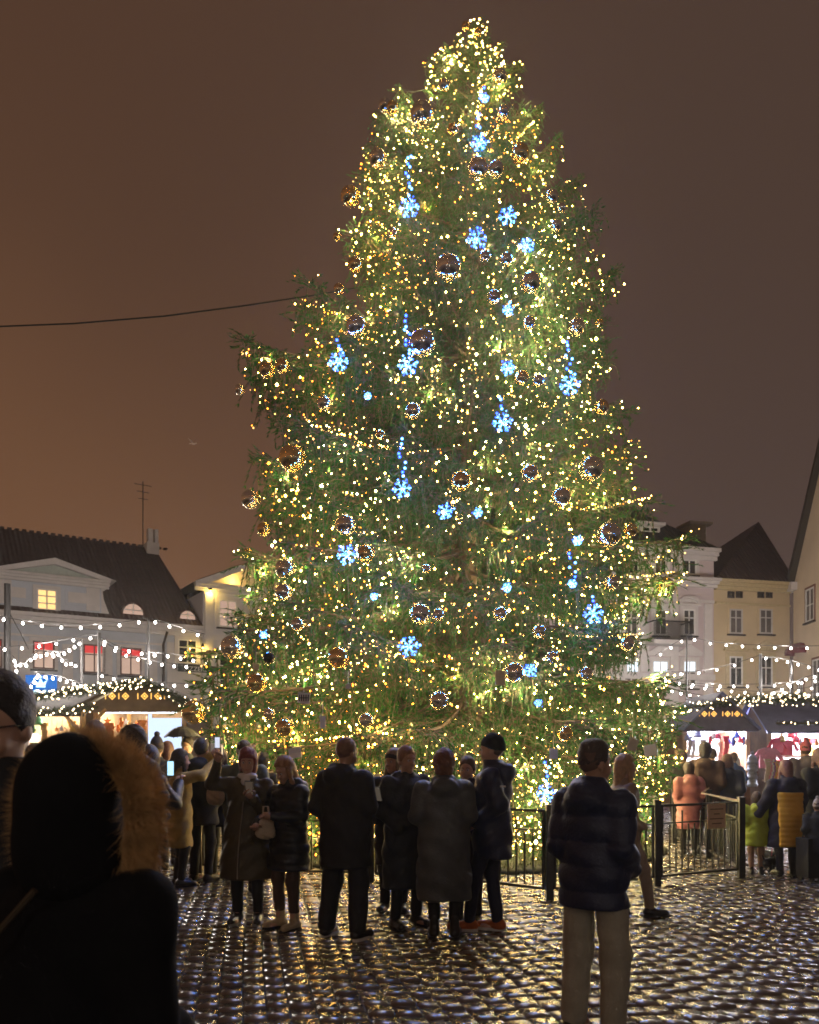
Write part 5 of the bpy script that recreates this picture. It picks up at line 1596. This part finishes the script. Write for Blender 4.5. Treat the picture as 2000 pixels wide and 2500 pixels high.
M_hood = mat('matte_black_hood', (.008, .008, .009), rough=.95, var=.3, scale=6, spec=.15)
blk = cloth('black_wool', (.010, .010, .012)); blk2 = cloth('black_nylon', (.009, .010, .013), rough=.45)
navy = cloth('navy_nylon', (.012, .017, .050), rough=.5); olive = cloth('olive_nylon', (.060, .045, .017), rough=.55)
greyg = cloth('slate_green_nylon', (.070, .078, .080), rough=.5); purp = cloth('dark_plum_cloth', (.03, .022, .045)); khaki = cloth('khaki_corduroy', (.33, .30, .225), rough=.9)
brownt = cloth('brown_trousers', (.07, .042, .028)); navt = cloth('navy_trousers', (.012, .014, .035)); greyt = cloth('grey_jeans', (.06, .06, .07))
charc = cloth('charcoal_coat', (.022, .024, .028)); pinkc = cloth('dusty_pink_nylon', (.40, .15, .16), rough=.55); brownc = cloth('brown_wool', (.085, .045, .035))
wsole = mat('white_rubber', (.6, .56, .5), rough=.5); leath = cloth('black_leather', (.02, .018, .018), rough=.35)

# fur hooded figure close to the camera at lower left
YF = 1.95
o, T, wr, el = person('dark figure with a fur trimmed hood seen close from behind at lower left', 190, YF, 1.66, -20,
                      dict(hem=.45, mat=M_hood, th=.03, flare=.05, fold=.010, hood=False), hair=('short', (.03, .02, .015)), h=.011, arms=(((.22, -.03, 1.12), (.18, .16, 1.0)), ((.215, -.02, 1.10), (.18, .16, 1.0))), seed=2)
k = o['_k']
def fh(P):
    Q = P - np.array([0, 0, 1.50])
    d = ell(Q, (0, -.035, .13), (.116, .140, .172))
    d = smin(d, ell(Q, (0, -.03, -.02), (.128, .125, .13)), .06)
    d = np.maximum(np.maximum(d, Q[:, 1] - .085), -ell(Q, (0, .12, .09), (.090, .13, .125)))
    return d + folds(P, .005, 3)
V, F = nets(fh, (-.2, -.24, 1.32), (.2, .14, 1.84), .008)
inst('hood', npmesh('hood', V * k, F, M_hood, True), o)
rs = np.random.RandomState(9)      # long fur round the hood opening
n = 30000
t = rs.uniform(-.32 * PI, 1.32 * PI, n)
rr = rs.uniform(.86, 1.12, n)
cx = np.cos(t) * .158 * rr; cz = 1.585 + np.where(np.sin(t) > 0, .165, .20) * np.sin(t) * rr; cy = .045 + rs.uniform(-.045, .05, n)
O = np.stack([np.cos(t), np.zeros(n), np.sin(t)], 1)
D = O * rs.uniform(.7, 1.2, (n, 1)) + rs.randn(n, 3) * .38 + np.array([0, -.42, -.25])
D /= np.linalg.norm(D, axis=1)[:, None]
L = rs.uniform(.035, .085, n)[:, None]
P = np.stack([cx, cy, cz], 1)
S_ = np.cross(D, rs.randn(n, 3)); S_ /= np.linalg.norm(S_, axis=1)[:, None]
V = np.stack([P - S_ * .0012, P + S_ * .0012, P + D * L], 1).reshape(-1, 3) * k
M_fur = mat('tawny_fur', (.62, .36, .15), rough=.7, var=.45, scale=18)
inst('fur_trim', npmesh('fur_trim', V, np.arange(3 * n).reshape(-1, 3), M_fur), o, kind='stuff')
def fring(P):
    a = np.arctan2((P[:, 2] - 1.585), P[:, 0])
    d = np.sqrt((np.sqrt((P[:, 0] / .158) ** 2 + ((P[:, 2] - 1.585) / np.where(P[:, 2] > 1.585, .165, .20)) ** 2) * .155 - .155) ** 2 + (P[:, 1] - .045) ** 2) - .040
    return np.maximum(d, 1.36 - P[:, 2]) + folds(P * 3, .004, 2)
V, F = nets(fring, (-.24, -.03, 1.34), (.24, .12, 1.82), .009)
inst('fur_base', npmesh('fur_base', V * k, F, M_fur, True), o)
m = MB(); pts = [(-.20, -.20, 1.20), (-.05, -.222, 1.32), (.06, -.20, 1.44)]
m.tube([Vector(p) * k for p in pts], .007, 6); m.build('bag_strap', mat('tan_strap', (.05, .035, .018), rough=.6), o)

# man with glasses at the left edge
person('tall man with glasses and dark fringe at the left edge behind the fur hood', 10, 2.45, 1.89, 172, dict(hem=.8, mat=blk, th=.01), hair=('short', (.018, .015, .015)), h=.0115, skn='fair', glasses=True, head=(4, -8))

def phone(p, rz, tilt, label, face=-1, lit=(.45, .8, 1), s=1.6):
    r = empty('smartphone', p, rz, label=label, cat='phone')
    r.rotation_euler = (tilt, 0, rz)
    m = MB(); m.b2(-.037, .037, -.004, .004, -.075, .075); m.build('body', M_cable, r)
    m = MB(); m.b2(-.033, .033, -.0062, -.0045, -.068, .068) if face < 0 else m.b2(-.033, .033, .0045, .0062, -.068, .068); m.build('screen', glow('phone_screen_%d_%d' % (lit[0] * 100, s * 100), lit, s), r)
    return r

# dark man photographing, left of the fence
o, T, wr, el = person('man in black walking behind the fur hood, holding up a glowing phone', 362, 8.35, 1.73, -32, dict(hem=.85, mat=blk2, th=.03, hood=True), arms=('hold', 'phone'), feet=((-.06, .22), (.16, -.26, .03)),
                      hat=('hoodup', blk2), shoes=(leath, wsole), hands=(False, True))
phone(at(417, 1876, 7.95), R(-15), 0, 'lit smartphone held up by the man in black, showing the tree')
# woman with red bob
o, T, wr, el = person('woman with a red bob in a long olive coat, one arm raised', 606, 8.0, 1.70, 176, dict(hem=.45, mat=olive, th=.02, flare=.075, zip=True, hood=False), hair=('bob', (.19, .028, .022)), lips=True, h=.0125,
                      arms=(((.22, .06, 1.08), (.11, .25, 1.27)), ((.36, .04, 1.40), (.26, .17, 1.62))), hands=(True, True), scarf=mat('white_fleece', (.72, .68, .66), rough=.9, bump=.5), shoe_h=.14, head=(6, -2),
                      feet=((-.10, 0), (.10, .02)), shoes=(leath, mat('wet_white_rubber', (.3, .3, .3), rough=.2)))
phone(T((-.10, .33, 1.37)), R(180), R(-25), 'dark smartphone in the hand of the woman with the red bob', face=1, lit=(.5, .35, .25), s=.12)
# blonde woman
o, T, wr, el = person('blonde woman in a black puffer coat and cream ankle boots looking down', 706, 7.75, 1.63, 140, dict(hem=.60, mat=blk2, th=.03, flare=.03, quilt=.11, hood=True), trousers=brownt, h=.0125,
                      hair=('long', (.34, .18, .08)), arms=('hold', ((.27, .05, 1.12), (.13, .30, 1.06))), hands=(True, True), head=(0, -24), shoe_h=.20, shoes=(cloth('cream_suede', (.42, .33, .20), rough=.8), leath), feet=((-.09, .02), (.11, .03)))
def sack(p, w, hgt, label, m, name='tote_bag', rz=0, cat='bag'):
    V, F = nets(lambda P: smin(ell(P, (0, 0, -hgt * .5), (w * .5, w * .22, hgt * .5)), ell(P, (0, 0, -hgt * .75), (w * .55, w * .26, hgt * .28)), .03) + folds(P * 3, .007, 4), (-w, -w * .5, -hgt * 1.1), (w, w * .5, .05), .011)
    o = inst(name, npmesh(name, V, F, m, True), None, p, R(rz), label=label, cat=cat)
    b = MB()
    for y in (-.02, .02): b.tube([(-w * .22, y, -.06), (-w * .12, y, .10), (w * .12, y, .10), (w * .22, y, -.06)], .006, 5)
    b.build('handle', m, o)
    return o
wbag = mat('cream_bag_cloth', (.55, .45, .32), rough=.8, var=.2, scale=14, bump=.4)
sack(at(649, 1995, 7.62), .17, .20, 'crumpled cream bag held between the red bob and blonde women', wbag, rz=20)
sack(at(527, 1902, 9.6), .22, .30, 'cream cloth bag hanging above the fence left of the olive coat', wbag, rz=-20)
# bald man in black
o, T, wr, el = person('broad bald man in a long black coat seen from behind', 842, 7.35, 1.80, -28, dict(hem=.62, mat=blk, th=.035, flare=.02, wide=.025, hood=True), hair=('buzz', (.20, .10, .06)), h=.0125, skn='tan',
                      arms=('pocket', 'hold'), hands=(False, True), feet=((-.17, -.02), (.15, -.03)), shoes=(leath, wsole), head=(-12, -8))
phone(T((.10, .40, 1.24)), R(150), R(-20), 'small phone in the right hand of the bald man', face=1, lit=(.5, .4, .3), s=.15)
# group of four and the navy man
person('woman in a dark grey knit hat behind the short haired woman in black', 962, 8.6, 1.70, 172, dict(hem=.5, mat=blk, th=.02, hood=True), hat=('beanie', cloth('grey_knit', (.05, .045, .05), rough=.9)), hair=('long', (.22, .14, .09)), head=(-30, 0))
person('woman with short fair hair in a long black coat turned towards the others', 992, 7.85, 1.72, 212, dict(hem=.38, mat=charc, th=.04, flare=.03, hood=True), hair=('short', (.26, .13, .06)), skn='tan', h=.0125, feet=((-.12, .0), (.14, .04)))
person('person in a plum jacket mostly hidden behind the slate green coat', 1142, 8.0, 1.62, 160, dict(hem=.6, mat=purp, th=.03, hood=True), hair=('short', (.10, .05, .03)))
person('woman with wavy auburn hair in a long slate green coat seen from behind', 1084, 7.35, 1.68, -3, dict(hem=.36, mat=greyg, th=.045, flare=.025, hood=True, waist=0, fold=.009), hair=('curly', (.16, .06, .03)), h=.0125, shoe_h=.2, feet=((-.09, 0), (.10, .0)),
       arms=(((.245, -.02, 1.15), (.17, .17, 1.08)), ((.235, -.02, 1.14), (.16, .15, 1.05))))
osh = cloth('orange_suede', (.42, .11, .025), rough=.8)
o, T, wr, el = person('man in a navy parka, black beanie and orange sneakers facing left', 1204, 7.6, 1.83, 76, dict(hem=.66, mat=navy, th=.035, hood=True, flare=.01), trousers=navt, shoes=(osh, wsole), hat=('beanie', cloth('black_knit', (.012, .014, .016), rough=.9)),
                      hair=('buzz', (.1, .06, .04)), h=.0125, arms=('pocket', 'down'), hands=(True, True), feet=((-.02, .22), (.06, -.02)))
m = MB(); m.box(at(1228, 1920, 7.30), (.05, .005, .014)); 
m.build('chest_logo', M_wframe, o).matrix_parent_inverse = (Matrix.Translation(o.location) @ Matrix.Rotation(R(76), 4, 'Z')).inverted()
# big man at right in the puffer jacket
o, T, wr, el = person('man in a dark navy puffer jacket and khaki corduroys standing close at right', 1450, 4.80, 1.735, -42, dict(hem=.77, mat=navy, th=.028, quilt=.145, hood=True, fold=.008, wide=.024), trousers=khaki, hair=('fade', (.055, .035, .025)), h=.010, skn='tan',
                      arms=(((.205, -.06, 1.13), (.17, .14, .98)), ((.215, -.05, 1.13), (.16, .18, .98))), feet=((-.13, 0), (.12, .02)), head=(-24, 0), shoes=(leath, wsole))
person('blonde woman in pale trousers half hidden by the man in the puffer jacket', 1526, 8.35, 1.64, -84, dict(hem=.75, mat=cloth('beige_coat', (.30, .22, .15)), th=.02), trousers=cloth('pale_trousers', (.34, .28, .22)), hair=('long', (.42, .26, .13)), feet=((-.05, -.1), (.08, .26)))

# crowd before the right stalls
def far(label, px, s, H, rz, coat, h=.024, **k): return person(label, px, FPX / s, H, rz, coat, h=h, **k)
far('person in a dusty pink hooded puffer behind the fence', 1682, 150, 1.50, 0, dict(hem=.5, mat=pinkc, th=.05, hood=True, quilt=.12), hair=('curly', (.05, .03, .03)))
far('tall dark haired man in a long brown coat beside the pink puffer', 1722, 148, 1.82, -25, dict(hem=.45, mat=brownc, th=.045, hood=True), hair=('curly', (.035, .025, .03)))
far('fair haired person in the crowd at the tree edge', 1657, 118, 1.74, 10, dict(hem=.7, mat=charc), hair=('short', (.3, .2, .12)))
far('person in a dark knit hat left of the tall brown coat', 1667, 128, 1.68, 0, dict(hem=.7, mat=blk), hat=('beanie', cloth('purple_knit', (.09, .05, .10), rough=.9)))
far('person in a black jacket right of the tall brown coat', 1738, 126, 1.74, 20, dict(hem=.7, mat=navy), hair=('short', (.03, .02, .02)))
far('woman with a white scarf over a navy coat before the hat stand', 1776, 148, 1.63, -30, dict(hem=.55, mat=navy, th=.05, hood=True), hair=('long', (.25, .15, .12)), hat=('beanie', cloth('plum_knit', (.12, .05, .08), rough=.9)))
far('person in a blue jacket at the counter', 1792, 110, 1.66, 0, dict(hem=.7, mat=cloth('blue_nylon', (.04, .08, .30))), hair=('short', (.12, .07, .04)))
far('small child in a beige coat among the shoppers', 1752, 135, 1.12, 0, dict(hem=.6, mat=cloth('beige_coat', ()), th=.03), hat=('bobble', cloth('beige_knit', (.4, .3, .2))))
lime = cloth('lime_nylon', (.46, .56, .05), rough=.5)
o, T, wr, el = far('child in a lime green coat holding out a hand beside the fence end', 1847, 179, 1.12, -8, dict(hem=.62, mat=lime, th=.075, flare=.05, hood=True), trousers=cloth('tan_leggings', (.34, .20, .13)), hair=('curly', (.12, .08, .06)), h=.02,
                   arms=('pocket', ((.34, .0, 1.12), (.50, .03, .90))), hands=(False, True), hat=('beanie', cloth('grey_white_knit', (.3, .3, .32))), shoe_h=.16)
o, T, wr, el = far('woman in a long yellow backed coat with navy sleeves and pink hat', 1920, 181, 1.56, 2, dict(hem=.44, mat=cloth('navy_wool', (.016, .014, .035)), th=.06, flare=.04, hood=True, panel=(.46, 1.27, mat('mustard_quilting', (.80, .46, .05), rough=.5, var=.12))),
                   trousers=greyt, hair=('long', (.25, .12, .10)), hat=('beanie', cloth('pink_knit', (.48, .17, .20), rough=.9)), h=.016, arms=('side', 'down'), hands=(True, True))
far('big person in grey with a pink bobble hat towering over the yellow coat', 1967, 136, 1.84, 5, dict(hem=.6, mat=cloth('grey_fleece', (.12, .10, .12)), th=.08, hood=True), hat=('bobble', cloth('rose_knit', (.42, .10, .13), rough=.9)))
far('person in a black coat cut by the right edge', 2001, 172, 1.72, 15, dict(hem=.5, mat=blk, th=.05), hair=('long', (.30, .17, .12)))
far('child in a grey bobble hat at the right edge', 1996, 190, 1.05, -20, dict(hem=.6, mat=charc, th=.05), hat=('bobble', cloth('light_grey_knit', (.45, .42, .4))), h=.02)
r = empty('suitcase', (WX(1990, 10.6), 10.6, 0), R(12), label='black wheeled suitcase standing at the right edge', cat='suitcase')
m = MB(); m.b2(-.19, .19, -.12, .12, .06, .56); m.build('shell', cloth('black_canvas', (.012, .012, .013)), r)
m = MB(); m.tube([(-.10, .1, .56), (-.10, .1, .86), (.10, .1, .86), (.10, .1, .56)], .010, 6); m.build('handle', M_metal, r)
for sx_ in (-.14, .14):
    m = MB(); m.tube([(sx_ - .02, .08, .045), (sx_ + .02, .08, .045)], .045, 12); m.build('wheel', M_cable, r)

def dog(px, Y, rz, label):
    def f(P):
        d = cap(P, (0, -.10, .175), (0, .10, .19), .055, .062)
        d = smin(d, cap(P, (0, .10, .20), (0, .16, .27), .042, .034), .03)
        d = smin(d, ell(P, (0, .175, .285), (.038, .045, .036)), .02)
        d = smin(d, cap(P, (0, .20, .277), (0, .235, .268), .02, .014), .015)
        for sd in (-1, 1):
            d = smin(d, ell(P, (sd * .028, .165, .325), (.012, .010, .026)), .008)
            d = smin(d, cap(P, (sd * .036, .10, .16), (sd * .036, .095, .075), .022, .013), .02)
            d = smin(d, cap(P, (sd * .036, .095, .075), (sd * .036, .105, .014), .013, .013), .01)
            d = smin(d, cap(P, (sd * .036, -.09, .16), (sd * .038, -.06, .10), .03, .018), .02)
            d = smin(d, cap(P, (sd * .038, -.06, .10), (sd * .038, -.115, .062), .016, .011), .01)
            d = smin(d, cap(P, (sd * .038, -.115, .062), (sd * .038, -.105, .014), .011, .013), .01)
        d = smin(d, cap(P, (0, -.14, .20), (0, -.20, .29), .014, .008), .015)
        return d
    V, F = nets(f, (-.09, -.24, 0), (.09, .26, .37), .009)
    o = inst('dog', npmesh('dog', V, F, mat('black_fur', (.018, .015, .017), rough=.7), True), None, (WX(px, Y), Y, 0), R(rz), label=label, cat='dog')
    m = MB(); m.tube([(0, .125 + .045 * math.cos(t), .235 + .0 * t) if False else (.042 * math.sin(t), .125 + .02 * math.cos(t), .235 - .03 * math.cos(t)) for t in np.linspace(0, 2 * PI, 13)], .006, 5); m.build('collar', mat('red_collar', (.5, .03, .03)), o)
    return o
dog(1872, 11.9, 40, 'small black dog in front, between the lime coat and yellow coat')
dog(1884, 11.1, -60, 'small black dog nearer the yellow coat, turned to the right')
m = MB(); m.tube([(WX(1872, 11.9), 11.9, .26), (WX(1872, 11.3), 11.3, .5), (WX(1886, 11.1), 11.1, .78)], .006, 4)
m.tube([(WX(1884, 11.1), 11.1, .26), (WX(1888, 11.1), 11.1, .5), (WX(1888, 11.1), 11.1, .78)], .006, 4)
m.build('dog_lead', mat('red_lead', (.35, .04, .07)), label='twin red leads running from the hand down to both dogs')

# crowd at left behind the fur hood
far('tall fair crop haired man in front of the left stalls', 232, 262, 1.95, 0, dict(hem=.8, mat=charc), hair=('short', (.22, .15, .10)), h=.016)
far('dark haired man in profile facing left behind the fur trim', 323, 262, 1.90, 60, dict(hem=.8, mat=blk, th=.03, hood=True), hair=('curly', (.045, .022, .015)), h=.016, head=(25, 0))
far('person in a dark pointed knit hat left of the umbrella', 383, 172, 1.86, 20, dict(hem=.8, mat=blk, th=.03), hat=('bobble', cloth('grey_knit', ())), h=.02)
far('woman with long reddish brown hair below the umbrella', 408, 165, 1.82, 10, dict(hem=.8, mat=purp), hair=('long', (.14, .06, .035)), h=.02)
yel = cloth('yellow_plaid', (.45, .32, .10), rough=.8)
o, T, wr, el = far('woman in a yellow checked coat holding both arms up to take a photo', 440, 196, 1.70, -62, dict(hem=.5, mat=yel, th=.02), hair=('long', (.03, .02, .02)), h=.016, arms=(((.24, .20, 1.48), (.10, .42, 1.68)), ((.22, .22, 1.42), (.06, .44, 1.60))), hands=(True, True))
phone(T((0, .55, 1.74)), R(-62), 0, 'phone in the raised hands of the woman in yellow', face=-1, lit=(.9, .7, .4), s=1.2)
far('man under the black umbrella', 458, 158, 1.90, 170, dict(hem=.7, mat=charc, th=.02), hair=('short', (.03, .02, .02)), h=.02, arms=('hold', 'down'))
far('dark coated man right of the umbrella with his back turned', 492, 190, 1.84, -20, dict(hem=.7, mat=blk, th=.03, hood=True), hair=('short', (.02, .015, .015)), h=.02)
far('person raising a phone between the yellow coat and the red bob', 536, 185, 1.72, -20, dict(hem=.7, mat=navy, th=.02), hair=('long', (.08, .04, .03)), h=.02, arms=('up', 'up'), hands=(True, True))
phone(at(531, 1813, 10.5), R(-10), 0, 'lit phone raised among the crowd left of the red bob', lit=(.8, .85, 1), s=.9)
far('person in a pale grey knit hat behind the red bob', 596, 205, 1.80, 0, dict(hem=.7, mat=cloth('grey_green_coat', (.10, .12, .09)), th=.04, hood=True), hat=('beanie', cloth('pale_grey_knit', (.4, .38, .37))), h=.02)
far('person with a dark topknot in front of the lit boughs', 641, 168, 1.66, 0, dict(hem=.7, mat=blk), hair=('curly', (.02, .015, .015)), h=.02)
far('dark silhouetted person beside the man with glasses', 82, 235, 1.74, 30, dict(hem=.7, mat=charc), hair=('short', (.04, .03, .03)), h=.02)
far('person in black before the bright goods, right of the man with glasses', 112, 190, 1.62, 0, dict(hem=.7, mat=blk), hair=('curly', (.08, .05, .03)), h=.024)
far('person with hood up left of the umbrella near the phone', 352, 225, 1.74, -20, dict(hem=.7, mat=blk, th=.04), hat=('hoodup', blk), h=.02)
# umbrella
u = empty('umbrella', at(446, 1800, 12.4), label='open black umbrella above the crowd left of the tree', cat='umbrella')
Ru = 46 / FPX * 12.4
m = MB(); ns = 8
V = [(0, 0, .17)]
for j in range(1, 5):
    for i in range(ns * 2):
        a = 2 * PI * i / (ns * 2); q = j / 4
        rr_ = Ru * q * (1 if i % 2 == 0 else .955)
        V.append((rr_ * math.cos(a), rr_ * math.sin(a), .17 - .17 * q ** 1.8 + (0 if i % 2 == 0 else .012 * q)))
Fu = [(0, 1 + i, 1 + (i + 1) % 16) for i in range(16)]
for j in range(3):
    for i in range(16): Fu.append((1 + j * 16 + i, 1 + (j + 1) * 16 + i, 1 + (j + 1) * 16 + (i + 1) % 16, 1 + j * 16 + (i + 1) % 16))
m.add(V, Fu); m.build('canopy', cloth('black_umbrella_cloth', (.015, .014, .02), rough=.4), u)
m = MB(); m.tube([(0, 0, .2), (0, 0, -.62)], .009, 6); m.build('shaft', M_metal, u)
for i in range(ns):
    a = 2 * PI * i / ns; m = MB(); m.tube([(0, 0, .155), (Ru * .5 * math.cos(a), Ru * .5 * math.sin(a), .112), (Ru * .98 * math.cos(a), Ru * .98 * math.sin(a), -.012)], .004, 4); m.build('rib', M_metal, u)
# ---------------------------------------------------------------- damp night air: lamps in it show soft halos
hz = MB(); hz.b2(-60, 60, -30, 75, -1.2, 24)
M_haze = bpy.data.materials.new('mist'); M_haze.use_nodes = True
nt = M_haze.node_tree; nt.nodes.clear(); o_ = nt.nodes.new('ShaderNodeOutputMaterial'); v_ = nt.nodes.new('ShaderNodeVolumePrincipled')
v_.inputs['Color'].default_value = (.9, .9, .9, 1); v_.inputs['Density'].default_value = .0007; v_.inputs['Anisotropy'].default_value = .8
nt.links.new(v_.outputs[0], o_.inputs['Volume'])
hz.build('haze', M_haze, kind='stuff')
S.cycles.volume_bounces = 0
